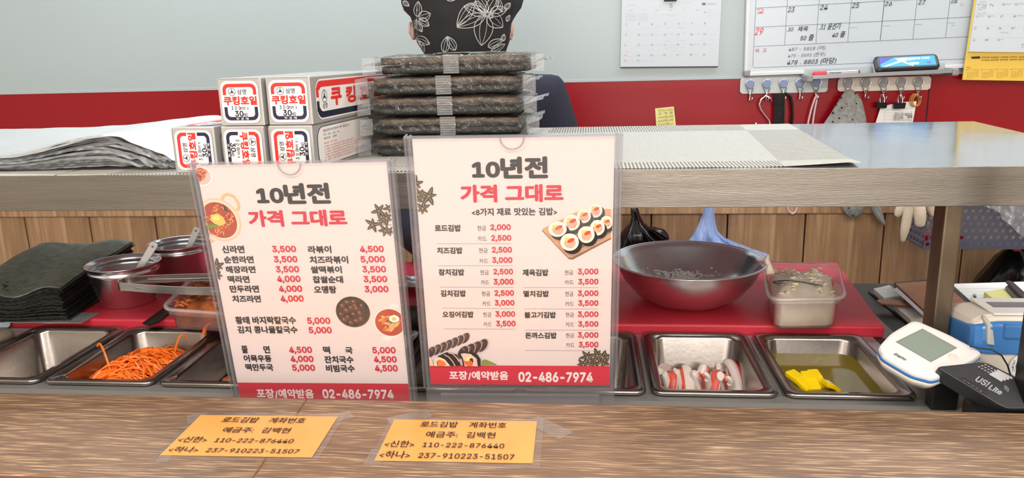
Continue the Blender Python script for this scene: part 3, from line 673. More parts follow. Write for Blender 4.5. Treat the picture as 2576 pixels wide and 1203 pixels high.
S.ppoly([q7(*p) for p in ((95, 570), (120, 530), (700, 250), (1150, 185), (1323, 188), (1323, 720), (640, 1085), (570, 1075))], rgb(120, 70, 44), 0)
S.ppoly([q7(*p) for p in ((100, 555), (130, 528), (700, 240), (1150, 180), (1323, 185), (1323, 690), (630, 1045), (560, 1045))], rgb(206, 152, 104), 1)
S.ppoly([q7(*p) for p in ((560, 890), (640, 960), (1323, 600), (1323, 420), (800, 620))], rgb(150, 92, 60), 2)
def roll(S, x, y, rx, ry, seed, k):
    rnd = random.Random(seed); a, b = q7(x, y); rx /= 7.075; ry /= 7.075
    S.pell(a+2.5+rx*.18, b+3.5+ry*.2, rx*1.04, ry*1.04, rgb(24, 22, 22), k, 22)
    S.pell(a, b, rx, ry, rgb(226, 218, 200), k+1, 22)
    S.pell(a+rx*.05, b+ry*.12, rx*.62, ry*.62, rgb(206, 160, 140), k+2, 12, seed)
    S.pell(a-rx*.25, b-ry*.3, rx*.34, ry*.26, rgb(222, 190, 96), k+3, 8, seed); S.pell(a+rx*.15, b-ry*.2, rx*.45, ry*.22, rgb(196, 66, 44), k+4, 8, .5)
    for i in range(8):
        u_, v_ = a+rnd.uniform(-.5, .5)*rx, b+rnd.uniform(-.2, .6)*ry; S.pline([(u_, v_), (u_+rnd.uniform(-3, 3), v_+rnd.uniform(-2, 2))], .0005, [rgb(150, 60, 40), rgb(236, 200, 180)][i % 2], k+5)
for i, (x, y, rx, ry) in enumerate(((1045, 205, 125, 130), (840, 300, 125, 130), (620, 415, 150, 145), (370, 530, 165, 140), (1240, 410, 110, 120), (1080, 500, 130, 140), (880, 620, 150, 150), (585, 750, 165, 155))): roll(S, x, y, rx, ry, i, 4+i*6)
S.build('kimbap_board_picture', E2)
q8 = lambda x, y: (1060+x/10.03, 820+y/10.03)
S = CPrint(F2); S.lov = vb+.0003
S.ppoly([q8(*p) for p in ((1520, 900), (1560, 850), (1640, 850), (1900, 970), (1900, 990), (1520, 990))], rgb(132, 146, 60), 0)
def sliced(S, A, Bp, n, r, k):
    for i in range(n):
        t = i/(n-1); x = A[0]+(Bp[0]-A[0])*t; y = A[1]+(Bp[1]-A[1])*t; a, b = q8(x, y)
        S.pell(a, b, r*.62/10, r/10, rgb(212, 168, 146), k+2*i, 18, -.55); S.pell(a-2.0, b+.8, r*.62/10, r/10, rgb(60, 40, 34), k+2*i+1, 18, -.55)
        S.pline([(a-4, b-r*.06), (a-1, b-r*.045), (a+1, b-r*.02)], .0005, rgb(170, 150, 140), k+2*i+1.5)
sliced(S, (1120, 300), (270, 640), 7, 150, 2); sliced(S, (1560, 470), (1080, 640), 4, 180, 18)
S.ppoly([q8(*p) for p in ((420, 740), (650, 640), (900, 700), (1000, 980), (600, 990))], rgb(36, 24, 22), 28)
S.pline([q8(*p) for p in ((690, 650), (800, 680), (900, 780), (960, 880))], .0012, rgb(218, 170, 150), 29); S.pline([q8(*p) for p in ((580, 700), (700, 760), (800, 880), (860, 990))], .0012, rgb(218, 170, 150), 29)
S.ppoly([q8(*p) for p in ((1150, 650), (1260, 620), (1420, 700), (1500, 820), (1500, 990), (1060, 990), (1010, 700))], rgb(36, 24, 22), 30)
S.ppoly([q8(*p) for p in ((330, 850), (370, 780), (470, 760), (600, 820), (740, 990), (330, 990))], rgb(226, 200, 180), 31); S.ppoly([q8(*p) for p in ((390, 870), (440, 820), (560, 850), (650, 950), (560, 985), (440, 985))], rgb(226, 120, 40), 32)
S.ppoly([q8(*p) for p in ((385, 880), (400, 860), (440, 960), (420, 985))], rgb(90, 110, 40), 33)
S.ppoly([q8(*p) for p in ((1000, 680), (1080, 660), (1250, 680), (1400, 800), (1430, 990), (1100, 990), (1060, 800))], rgb(222, 184, 170), 32)
S.ppoly([q8(*p) for p in ((1120, 800), (1220, 740), (1270, 760), (1200, 870))], rgb(236, 208, 130), 33); S.ppoly([q8(*p) for p in ((1210, 830), (1250, 780), (1310, 800), (1320, 900), (1260, 860))], rgb(50, 60, 30), 34)
S.ppoly([q8(*p) for p in ((1070, 840), (1150, 870), (1250, 840), (1310, 900), (1290, 985), (1170, 985), (1100, 920))], rgb(222, 96, 46), 35)
S.ppoly([q8(*p) for p in ((200, 740), (260, 800), (320, 980), (205, 980))], rgb(220, 190, 150), 31)
S.build('sliced_kimbap_picture', E2)

# ================================================================ ACCOUNT CARDS TAPED TO THE COUNTER
def card(corners, lines, label, lam, tapes):
    P3 = [AZ(*c, ZC+.0012) for c in corners]       # TL TR BR BL
    ex = (P3[1]-P3[0]+P3[2]-P3[3])/2; ey = (P3[0]-P3[3]+P3[1]-P3[2])/2; cen = sum(P3, Vector())/4
    W_, H_ = ex.length, ey.length; F = frame(cen, ex, ey)
    e = empty('account_card', F, label=label, cat='card', group='orange account cards taped to the counter')
    def L(u, v, w): return F @ Vector((u, v, w))
    fin('card', MB().box(L(0, 0, -.0003), (W_, H_, .0004), F.to_3x3()), M['orange'], e)
    g = .006; fin('laminate_film', MB().box(L(*lam, -.0005), (W_+2*g, H_+2*g, .0012), F.to_3x3()), M['lamin'], e, bevel=.0003)
    P = Print(F, .0002)
    for t, a, b, y0, y1, bo in lines:
        u0, v = P.uv(*a); u1, v2 = P.uv(*b); _, vt = P.uv((a[0]+b[0])/2, y0); _, vb_ = P.uv((a[0]+b[0])/2, y1)
        P.text(t, u0, vb_, u1, vt, rgb(40, 26, 18), bo, 8)
    P.build('lettering', e)
    for (x, y, w_, h_, an) in tapes:
        c = AZ(x, y, ZC+.0006); b = MB().box(c, (w_, h_, .0003), Matrix.Rotation(an, 3, 'Z')); fin('tape_strip', b, M['tape'], e)
    return e
cl = lambda x, y: (400+x/4.95, 960+y/4.95)
cr_ = lambda x, y: (900+x/4.575, 940+y/4.575)
def ll(f, t, ax, ay, bx, by, y0, y1, bo=.012): return (t, f(ax, ay), f(bx, by), f(0, y0)[1], f(0, y1)[1], bo)
card([cl(495, 415), cl(2212, 437), cl(1920, 940), cl(42, 915)],
     [ll(cl, '로드김밥   계좌번호', 790, 487, 1825, 492, 455, 523), ll(cl, '예금주:  김백현', 797, 612, 1635, 618, 580, 648), ll(cl, '<신한>  110-222-876440', 242, 735, 1680, 745, 700, 772), ll(cl, '<하나>  237-910223-51507', 122, 860, 1745, 878, 826, 900)],
     'orange account-number card left on the counter, below the noodle menu', (0.001, 0.001), [(497, 1052, .02, .02, .5), (850, 1050, .03, .018, .6), (415, 1150, .012, .02, .2)])
card([cr_(415, 527), cr_(2066, 548), cr_(2008, 1030), cr_(198, 997)],
     [ll(cr_, '로드김밥   계좌번호', 722, 597, 1712, 602, 564, 630), ll(cr_, '예금주:  김백현', 785, 710, 1585, 716, 678, 748), ll(cr_, '<신한>  110-222-876440', 310, 822, 1688, 838, 788, 862), ll(cr_, '<하나>  237-910223-51507', 252, 943, 1803, 962, 908, 992)],
     'stained orange account-number card right on the counter, below the kimbap menu', (0.001, -0.001), [(1380, 1075, .05, .02, -.75), (1030, 1050, .045, .02, .55), (945, 1150, .016, .03, 0.)])
cards = None

# ================================================================ THINGS ON THE OVERSHELF
def matmat(name, a, b, freq, axis, cross=0.0):
    m_, nd, lk, bs = newmat(name); tc = nd.new('ShaderNodeTexCoord')
    wv = nd.new('ShaderNodeTexWave'); wv.wave_type = 'BANDS'; wv.bands_direction = 'X' if axis == 0 else 'Y'; wv.inputs['Scale'].default_value = freq; wv.inputs['Distortion'].default_value = 0.15
    lk.new(tc.outputs['Object'], wv.inputs['Vector'])
    r = nd.new('ShaderNodeValToRGB'); e = r.color_ramp.elements; e[0].position = .35; e[1].position = .55; e[0].color = (*a, 1); e[1].color = (*b, 1)
    lk.new(wv.outputs['Fac'], r.inputs[0])
    n = nd.new('ShaderNodeTexNoise'); n.inputs['Scale'].default_value = 420; lk.new(tc.outputs['Object'], n.inputs['Vector'])
    mx = nd.new('ShaderNodeMix'); mx.data_type = 'RGBA'; mx.blend_type = 'MULTIPLY'; mx.inputs['Factor'].default_value = 0.5
    lk.new(r.outputs[0], mx.inputs['A']); lk.new(n.outputs['Fac'], mx.inputs['B']); 
    gm = nd.new('ShaderNodeMix'); gm.data_type = 'RGBA'; gm.blend_type = 'MULTIPLY'; gm.inputs['Factor'].default_value = 1; gm.inputs['B'].default_value = (1.3, 1.3, 1.3, 1); lk.new(mx.outputs['Result'], gm.inputs['A'])
    lk.new(gm.outputs['Result'], bs.inputs['Base Color']); bs.inputs['Roughness'].default_value = .75
    bp = nd.new('ShaderNodeBump'); bp.inputs['Strength'].default_value = .4; bp.inputs['Distance'].default_value = .001; lk.new(wv.outputs['Fac'], bp.inputs['Height']); lk.new(bp.outputs[0], bs.inputs['Normal'])
    return m_
LT = rgb(190, 190, 186); DK = rgb(120, 116, 108)
MM = [matmat('mat_field_weave', rgb(174, 174, 170), LT, 160, 1), matmat('mat_front_stripe', DK, LT, 70, 0), matmat('mat_side_stripe', DK, LT, 70, 1), matmat('mat_corner_weave', rgb(184, 182, 174), LT, 200, 0)]
def placemat(bl, br, tr, tl, cx, cyv, label, z=ZS+.0004, curl=0.0, part_cell=True):
    """corners on the shelf plane; cx, cyv: the three column and row fractions"""
    e = empty('placemat', ((bl+br)/2).to_3d(), label=label, cat='placemat', group='woven placemats on the overshelf')
    def pt(u, v): return bl*(1-u)*(1-v)+br*u*(1-v)+tr*u*v+tl*(1-u)*v
    for i in range(3):
        for j in range(3):
            u0, u1 = cx[i], cx[i+1]; v0, v1 = cyv[j], cyv[j+1]; mtl = MM[0] if i == j == 1 else (MM[3] if i != 1 and j != 1 else (MM[1] if i == 1 else MM[2]))
            b = MB()
            def fn(s_, t_, u0=u0, u1=u1, v0=v0, v1=v1):
                u = u0+(u1-u0)*s_; v = v0+(v1-v0)*t_; p = pt(u, v); zz = z+.0004*N3(u*9, v*9, cx[1]*10)+.0004
                if curl: zz += curl*max(0, 1-abs(u-.97)*6)*max(0, 1-v*9)
                return Vector((p.x, p.y, zz))
            b.grid(fn, 12, 8); fin(['field', 'border', 'border', 'corner'][MM.index(mtl)], b, mtl, e, solid=.0009)
    return e
def zs(x, y): p = AZ(x, y, ZS); return Vector((p.x, p.y, 0))
br = zs(2165, 418); tr = zs(1985, 313); dirx = Vector((-1, 0.0, 0))
placemat(br+dirx*.46+Vector((0, -.004, 0)), br, tr, tr+dirx*.46, (0, .09, .815, 1), (0, .085, .80, 1), 'pale woven placemat at the right, spread behind the kimbap menu', curl=.004)
bx = Vector((-.665, .902, 0))
placemat(bx, br+dirx*.464+Vector((0, -.004, 0)), tr+dirx*.464, bx+Vector((.03, .5, 0)), (0, .13, .9, 1), (0, .085, .80, 1), 'brownish woven placemat under the foil boxes and seaweed packs', z=ZS+.0002)
placemat(bx+Vector((-.46, .006, 0)), bx+Vector((-.004, 0, 0)), bx+Vector((.026, .5, 0)), bx+Vector((-.44, .5, 0)), (0, .1, .72, 1), (0, .06, .80, 1), 'woven placemat at the left end under the loose foil sheets', z=ZS+.0003)

# ---- foil boxes
BW = .0565; BL_ = .305
def foil_box(M_):
    e = empty('foil_box', M_, cat='box', group='cooking foil boxes stacked on the overshelf')
    h = BW/2
    def X(u, v, w): return M_ @ Vector((u, w, v))       # u right, v up, w depth
    b = MB(); b.add([X(*p) for p in ((-h, -h, 0), (h, -h, 0), (h, h, 0), (-h, h, 0), (-h, -h, BL_), (h, -h, BL_), (h, h, BL_), (-h, h, BL_))], [(0, 1, 2, 3), (7, 6, 5, 4), (1, 5, 6, 2), (0, 3, 7, 4), (3, 2, 6, 7), (0, 4, 5, 1)])
    fin('carton', b, M['carton'], e, bevel=.0012)
    b = MB(); b.box(X(0, h-.0004, -.0003), (BW-.004, .0008, .0006), M_.to_3x3()); fin('end_flap', b, M['carton'], e)
    F = M_ @ Matrix(((1, 0, 0, 0), (0, 0, -1, 0), (0, 1, 0, 0), (0, 0, 0, 1)))   # front face frame
    P = Print(F, .0008); s = BW
    def R(u0, v0, u1, v1, r): return [(x, y) for x, y in rrect(u0*s, v0*s, u1*s, v1*s, r*s, 6)]
    NV = rgb(24, 26, 54); RD = rgb(222, 44, 38); WH = rgb(232, 228, 226)
    P.poly(R(-.43, -.44, .43, .44, .15), WH, 1)
    def band(v0, v1, o, i, ro, ri, col, top):
        pts = [(x, y) for x, y in rrect(-o*s, -o*s, o*s, o*s, ro*s, 8)]; inn = [(x, y) for x, y in rrect(-i*s, -i*s, i*s, i*s, ri*s, 8)]
        k = 2
        n = len(pts)
        for a in range(n):
            b_ = (a+1) % n; q = [pts[a], pts[b_], inn[b_], inn[a]]
            q = [(x, min(max(y, v0*s), v1*s)) for x, y in q]
            area_ = abs(sum(q[z][0]*q[(z+1) % 4][1]-q[(z+1) % 4][0]*q[z][1] for z in range(4)))
            if area_ > 1e-8: P.poly(q, col, k)
    band(.15, .5, .385, .31, .13, .07, RD, True); band(-.5, -.10, .385, .31, .13, .07, NV, False)
    P.text('쿠킹호일', -.385*s, -.065*s, .385*s, .125*s, RD, .045, 4)
    def emblem(P, u, v, r, k, sx=1.0):
        n = 28; P.line([(u+r*sx*math.cos(2*math.pi*i/n), v+r*math.sin(2*math.pi*i/n)) for i in range(n)], r*.12, NV, k, True)
        for a in (90, 210, 330):
            a = math.radians(a); P.poly([(u+r*.95*sx*math.cos(a), v+r*.95*math.sin(a)), (u+r*.24*sx*math.cos(a+1.05), v+r*.24*math.sin(a+1.05)), (u, v), (u+r*.24*sx*math.cos(a-1.05), v+r*.24*math.sin(a-1.05))], NV, k)
    emblem(P, -.17*s, .215*s, .078*s, 4); P.text('삼영', -.05*s, .16*s, .155*s, .27*s, NV, 0.012, 4)
    P.text('3 0 0', -.22*s, -.165*s, -.01*s, -.085*s, NV, .02, 4); P.text('mm x', -.012*s, -.16*s, .175*s, -.105*s, NV, .01, 5)
    P.text('30', -.15*s, -.305*s, .045*s, -.18*s, NV, .03, 5); P.text('HO', .05*s, -.305*s, .14*s, -.23*s, NV, .02, 6); P.text('무 공 해', -.13*s, -.375*s, .15*s, -.325*s, WH, .01, 6)
    P.build('end_label', e)
    # side A (right side at rotation 0): brand panel
    FA = M_ @ Matrix(((0, 0, 1, h), (1, 0, 0, 0), (0, 1, 0, 0), (0, 0, 0, 1)))  # local x -> depth, y -> up, z -> +u
    P = Print(FA, .0004); L0, L1 = .012, BL_-.012; o = .43*s
    P.poly(rrect(L0, -o, L1, o, .016, 6), WH, 1)
    P.poly([(x, min(max(y, .2*s), .5*s)) for x, y in rrect(L0+.002, -o+.002, L1-.002, o-.002, .014, 6)], RD, 2); P.poly([(x, min(max(y, -.5*s), -.17*s)) for x, y in rrect(L0+.002, -o+.002, L1-.002, o-.002, .014, 6)], NV, 2)
    P.poly([(L0+.002, .05*s), (L0+.009, .05*s), (L0+.009, .25*s), (L0+.002, .25*s)], RD, 3); P.poly([(L0+.002, -.25*s), (L0+.009, -.25*s), (L0+.009, -.03*s), (L0+.002, -.03*s)], NV, 3)
    P.poly(rrect(L0+.009, -.26*s, L1-.009, .26*s, .010, 5), WH, 4)
    emblem(P, .037, .06*s, .0075, 6, 1.0); P.text('삼영', .030, -.2*s, .044, -.08*s, NV, .01, 6)
    for i, ch in enumerate('쿠킹호일'): P.text(ch, .056+i*.05, -.18*s, .092+i*.05, .22*s, RD, .05, 6)
    P.build('side_label', e)
    # small-print side (bottom at rotation 0)
    FB = M_ @ Matrix(((0, 1, 0, 0), (1, 0, 0, 0), (0, 0, -1, -h), (0, 0, 0, 1)))
    P = Print(FB, .0004)
    P.poly(rrect(.012, -o, .2, o, .016, 6), NV, 1); P.poly(rrect(.0128, -o+.0008, .1992, o-.0008, .0155, 6), WH, 2)
    for i, (t, a, b) in enumerate((('품질경영 촉진법에 의한 품질표시', .03, .115), ('치 수 : 30cm x 30m x 15u', .03, .08), ('제조원 : 삼영', .03, .07))): P.text(t, a, (.30-.085*i)*s, b, (.355-.085*i)*s, NV, 0, 4)
    P.text('취급상 주의사항', .03, .03*s, .07, .08*s, RD, 0, 4)
    for i in range(6): P.text('본 제품은 식품 포장용이므로 다른 용도로 사용하지 마십시오', .03, (-.04-.06*i)*s, .13+(i % 3)*.018, (-.002-.06*i)*s, rgb(214, 96, 90), 0, 4)
    P.build('small_print_label', e)
    return e
RZ = math.radians(-4.5)
def boxM(x, z, rot): return Matrix.Translation((x, .905, z)) @ Matrix.Rotation(RZ, 4, 'Z') @ Matrix.Rotation(math.radians(rot), 4, 'Y')
B0 = foil_box(boxM(-.4165, -.050, 0)); zb = ZS+.0012+BW/2; zt_ = zb+BW+.0006
spots = [(-.4165, zt_, 0, 'foil box in the upper row, on the left of the two'), (-.3565, zt_, 0, 'foil box in the upper row, beside the seaweed packs, branded side showing'),
         (-.4815, zb, -90, 'foil box in the lower row, leftmost, next to the loose foil sheets'), (-.4185, zb, 90, 'foil box in the lower row, middle one, its lettering turned the other way'),
         (-.3585, zb, -90, 'foil box in the lower row, rightmost, with small print on its side')]
for i, (x, z, r, lb_) in enumerate(spots):
    o = B0 if i == 0 else copy_tree(B0); o.matrix_basis = boxM(x, z, r); o['label'] = 'silver cooking ' + lb_

# ---- seaweed packs
def seaweed_pack(z, first):
    e = empty('seaweed_pack', (-.192, 1.04, z), cat='seaweed pack', group='stack of wrapped seaweed packs')
    x0, x1, y0, y1, h = -.294, -.092, 1.035, 1.232, .0268
    for q, (za, zb_) in enumerate(((.001, .0125), (.0135, .0245))):
        def fn(u, v):   # closed slab profile swept along x
            a = v*2*math.pi; cx, sz = math.cos(a), math.sin(a); px = (abs(cx)**.16)*(1 if cx > 0 else -1); pz = (abs(sz)**.35)*(1 if sz > 0 else -1)
            x = x0+.004+(x1-x0-.008)*u; j = .0018*N3(x*60, px*3, q*9+pz*2)
            return Vector((x, (y0+y1)/2+px*((y1-y0)/2-.004+j)-(q*.003), z+(za+zb_)/2+pz*((zb_-za)/2)*(1+.25*N3(x*35, q*7, z*90))))
        b = MB(); b.rings([[fn(u/30, v/28) for v in range(28)] for u in range(31)]); fin('seaweed_bundle', b, M['noriP'] if q else M['nori'], e, smooth=True)
    b = MB(); R = []
    for i in range(91):
        u = i/90; x = x0-.004+(x1-x0+.008)*u; f = min(1, min(u, 1-u)*9)**.6; R_ = []
        for k in range(56):
            a = 2*math.pi*k/56; cx, sz = math.cos(a), math.sin(a); px = (abs(cx)**.2)*(1 if cx > 0 else -1); pz = (abs(sz)**.45)*(1 if sz > 0 else -1)
            wv = .0026*abs(N3(x*60, px*7, z*100+pz*4))+.0022*N3(x*150, px*12, z*80+pz*9)-.0012
            R_.append(Vector((x, (y0+y1)/2+px*((y1-y0)/2+.0015+wv), z+.0132+pz*(.0042+.0092*f)+wv*.6)))
        R.append(R_)
    b.rings(R); fin('clear_wrap', b, M['wrap'], e, smooth=False)
    for s_ in (0, 1):   # crimped end fins
        b = MB(); xa = x0-.003 if s_ == 0 else x1+.003; d = -1 if s_ == 0 else 1
        def fn(u, v): return Vector((xa+d*.019*u, y0+.002+(y1-y0-.004)*v, z+.0135+.0008*math.sin(u*55)+(.010*u*u*N3(v*3, z*40, s_*5)+.004*u)))
        b.grid(fn, 34, 24); fin('crimped_end', b, M['seal'], e, smooth=True)
        b = MB()          # end fin seen folded towards the front
        def fn(u, v): return Vector((xa+d*(.001+.0175*u)+.0008*N3(u*5, v*9, z*60), y0+.001-.004*u*(1-v)+.0009*math.sin(u*60), z+.003+.022*v+(.006*u*N3(v*2, 3, z*80))))
        b.grid(fn, 34, 10); fin('crimped_end', b, M['seal'], e, smooth=True)
    b = MB(); xm = -.205
    def fn(u, v): return Vector((xm+.021*u, y0-.0016-.0006*math.sin(v*50), z+.001+.025*v))
    b.grid(fn, 4, 40); fin('centre_seal', b, M['seal'], e, smooth=True)
    b = MB()
    def fn(u, v): return Vector((x0-.016+(x1-x0+.032)*u, y0-.004+.05*v, z+.0245+.004*math.sin(u*math.pi)*(1-v)+.0022*N3(u*9, v*3, z*50)))
    b.grid(fn, 50, 6); fin('wrap_flap', b, M['wrap'], e, smooth=True)
    return e
S0 = seaweed_pack(ZS+.0014, True)
LB = ['lowest seaweed pack of the stack, half hidden by the kimbap menu', 'second wrapped seaweed pack from the bottom', 'middle wrapped seaweed pack of the stack', 'second wrapped seaweed pack from the top', 'topmost wrapped seaweed pack of the stack, just in front of the bandana']
for i in range(5):
    o = S0 if i == 0 else copy_tree(S0)
    M_ = Matrix.Translation((-.192+(0, .004, .002, .000, .012)[i], 1.04+(0, .004, .0, .006, .004)[i], ZS+.0014+i*.0272)) @ Matrix.Rotation((0, .02, -.03, .015, -.01)[i], 4, 'Z')
    o.matrix_basis = M_; o['label'] = LB[i]
b = MB(); b.grid(lambda u, v: Vector((-.21+.09*u, 1.06+.10*v, ZS+.0014+5*.0272+.0005+.0015*N3(u*4, v*4, 2))), 12, 10)
o = fin('printed_insert', b, mat('faded_printed_sheet', rgb(170, 176, 150), .4, c2=rgb(80, 96, 130), vscale=30), label='small faded printed label sheet lying on the topmost seaweed pack', cat='label', solid=.0005)

# ---- loose foil sheets
e = empty('foil_sheet_stack', (-.76, 1.08, ZS), label='pile of crinkled aluminium foil sheets on the left placemat', cat='foil')
for k in range(16):
    rnd = random.Random(k); ox, oy = rnd.uniform(-.012, .012), rnd.uniform(-.007, .006); ln = .488+rnd.uniform(-.02, .015)
    def fn(u, v, k=k, ox=ox, oy=oy, ln=ln):
        x = -1.03+ox+ln*u; y = .940+oy+.27*v
        lift = .018*math.exp(-((u-.84)/.15)**2)*(.25+.75*k/15)*(1-.5*v)
        zz = ZS+.0042+k*(.0012+.0005*math.exp(-((u-.8)/.2)**2))+lift+.0005*N3(x*30, y*22, k*1.7)+.0012*N3(x*26, y*22, k*.1)+.003*N3(x*9, y*7, k*.15)*u
        if u > .86: zz += -.0022*(u-.86)/.14*k*.5+.009*(u-.86)/.14*N3(x*60, y*40, k*3.1); y += .012*N3(x*25, y*16, k)*((u-.86)/.14)
        zz += .012*v; y += .0006*math.sin(u*ln*1300+k)
        if v == 0: zz -= .0027+.0003*math.sin(u*ln*1500); y -= .0026
        elif v < .05: pass
        return Vector((x, y, max(zz, ZS+.0028)))
    b = MB(); vv = [0, .006]+[.006+.994*(j+1)/(9 if k < 15 else 20) for j in range(9 if k < 15 else 20)]; nv_ = len(vv)-1; b.grid(lambda u, v, fn=fn, vv=vv, nv_=nv_: fn(u, vv[int(round(v*nv_))]), 130, nv_); fin('foil_sheet', b, M['foil'], e, smooth=(k == 15))

# ================================================================ FOOD IN THE PANS
ZP = -.4095
e = MB(); rnd = random.Random(11)
def heap(x, y):   # carrot heap surface in pan 3
    u = (x-(PB[3]+PB[4])/2)/.062; v = (y-.99)/.095
    return -.462+.046*max(0, 1-.62*u*u-.55*(v+.12)**2)
for i in range(430):
    x = rnd.uniform(PB[3]+.022, PB[4]-.022); y = rnd.uniform(YF+.022, YB-.03); a = rnd.gauss(.25, .85); l = rnd.uniform(.03, .062); c_ = rnd.uniform(-18, 18); pts = []
    dz = rnd.uniform(-.012, .003); h_ = rnd.uniform(.0, .007)
    for j in range(7):
        t = j/6; X_ = x+l*(t-.5)*math.cos(a+c_*l*(t-.5)*.8); Y_ = y+l*(t-.5)*math.sin(a+c_*l*(t-.5)*.8)
        X_ = min(max(X_, PB[3]+.024), PB[4]-.024); Y_ = min(max(Y_, YF+.022), YB-.026)
        pts.append((X_, Y_, heap(X_, Y_)+dz+h_*math.sin(math.pi*t)+.003*rnd.random()))
    e.tube(pts, rnd.uniform(.0011, .0017), 4, flat=rnd.uniform(.7, 1.3))
for (sx, sy_, ex_, ey_, hz) in ((-.672, .955, -.700, .975, .035), (-.62, 1.03, -.605, 1.045, .03)):
    e.tube([(sx+(ex_-sx)*t, sy_+(ey_-sy_)*t, heap(sx, sy_)+hz*math.sin(t*2.2)) for t in [q/6 for q in range(7)]], .0016, 4)
fin('shredded_carrot', e, M['carrot'], label='heap of bright orange shredded carrot in the steel pan', cat='carrot', kind='stuff')
b = MB(); b.tube([AZ(516, 838, -.404), AZ(518, 822, -.392), AZ(530, 812, -.385), AZ(548, 811, -.386), AZ(556, 816, -.392)], .0017, 5); b.tube([AZ(511, 842, -.406), AZ(513, 826, -.396), AZ(524, 815, -.389), AZ(536, 818, -.391)], .0015, 5)
fin('carrot_strand', b, M['carrot'], label='stray carrot strands on the back rim of the pan, before the plastic tub', cat='carrot')
for (x, y, z, r, lb_) in ((38, 948, -.498, .006, 'tiny ginger-coloured crumb left in the empty pan at the left edge'), (575, 958, -.455, .008, 'brown morsel in the dark pan beside the noodle menu')):
    b = MB(); b.ball(AZ(x, y, z), (r*1.3, r, r*.7), 10, 7); 
    for v in b.v: v += Vector((N3(*v, 150), N3(v.y, v.x, v.z, 150), N3(v.z, v.x, v.y, 150)))*r*.4
    fin('food_scrap', b, M['stir'], label=lb_, cat='food', smooth=True)
b = MB(); P_ = pan_fill(4, 0, .018); b.prism([Vector((p[0], p[1], -.508)) for p in P_], (0, 0, .046)); fin('pan_shade_fill', b, M['dark'], label='flat black fill standing in for shade in the pan right of the carrots', cat='food', kind='stuff')  # flat black block stands in for the pan's shaded inside
b = MB(); rnd = random.Random(3)
for i in range(46):
    x = rnd.uniform(PB[6]+.03, PB[7]-.03); y = rnd.uniform(YF+.03, YB-.04); a = rnd.uniform(0, 3.1); l = rnd.uniform(.02, .05)
    b.tube([(x+l*(t-.5)*math.cos(a), y+l*(t-.5)*math.sin(a)*.8, -.472+.02*rnd.random()+.008*math.sin(3*t)) for t in (0, .25, .5, .75, 1)], [.002, .0045, .005, .0045, .002], 6, flat=.5)
fin('pickled_cabbage', b, M['cabbage'], label='shredded pale green cabbage in the pan between the menu stands', cat='cabbage', kind='stuff', smooth=True)
for i, (xa, lbl) in enumerate(((1500, 'ham strip deepest behind the kimbap menu'), (1558, 'ham strip touching the edge of the kimbap menu'), (1577, 'ham strip in the middle of its pan, standing highest'), (1592, 'ham strip nearest the crab sticks'))):
    p = AZ(xa, 978, -.482); zt2 = (-.452, -.460, -.438, -.446)[i]
    b = MB(); b.rings([[Vector((p.x+dx, y, z0+dz)) for dx, dz in ((-.0042, -.004), (.0042, -.004), (.0042, .005), (-.0042, .005))] for y, z0 in ((YF+.024, -.484), (YF+.06, -.475), (YF+.098, zt2))])
    fin('ham_strip', b, M['ham'], bevel=.0008, label='reddish brown '+lbl, cat='ham', group='ham strips in the pan')
# crab sticks
cs = [(1660, 955, 1658, 935, .0065, 0), (1682, 985, 1668, 940, .0065, 1), (1690, 985, 1690, 938, .006, 2), (1712, 985, 1700, 935, .0065, 1), (1735, 988, 1722, 925, .0075, 0), (1752, 970, 1768, 926, .0075, 1),
      (1760, 985, 1745, 940, .007, 1), (1783, 985, 1775, 950, .006, 0), (1793, 985, 1801, 936, .007, 2), (1822, 988, 1812, 945, .0065, 1), (1840, 988, 1832, 960, .006, 0), (1862, 988, 1828, 910, .0065, 1), (1850, 985, 1838, 925, .0065, 2)]
cn = ['short white-sided', 'white and faintly red', 'deep red', 'white with a thin red edge', 'tall white', 'broad curled white and red', 'red-edged curved', 'small white', 'bright red leaning', 'white and red tilted', 'small low white', 'long leaning', 'red-backed']
wh = ['at the left wall of the pan', 'second from the left pan wall', 'third from the left pan wall', 'left of the tall white one', 'standing upright at the centre left', 'crossing over the pile centre', 'below the curled one', 'in the pile centre, low', 'at the centre right of the pile', 'right of the bright red one', 'low at the right of the pile', 'with its wrapper against the right side', 'behind the rightmost one']
for i, (xa, ya, xb, yb, r, kd) in enumerate(cs):
    A = AZ(xa, ya+4, -.478+.004*(i % 3)); Bq = AZ(xb, yb, -.450+.004*(i % 2)); Bq.y = min(Bq.y, A.y+.085); A.y = max(A.y, YF+.032)
    mid = (A+Bq)/2+Vector((.003*((i % 3)-1), 0, .010+.003*(i % 4))); e = empty('crab_stick', A, label=cn[i]+' crab stick '+wh[i], cat='crab stick', group='crab sticks in the pan')
    pts = [A*(1-t)**2+mid*2*t*(1-t)+Bq*t*t for t in [q/8 for q in range(9)]]
    r *= 1.22; fin('flesh', MB().tube(pts, [r*.86]+[r]*7+[r*.8], 10, flat=.72), M['crabw'], e, bevel=.0004)
    off = Vector((-.62*r, 0, .14*r)) if kd == 0 else (Vector((.62*r, 0, .14*r)) if kd == 1 else Vector((0, -.0005, .12*r)))
    fin('red_skin', MB().tube([p+off for p in pts[:-1]], r*(.46 if kd < 2 else .93), 8, flat=(1.15 if kd < 2 else .72)), M['crabr'], e, smooth=True)
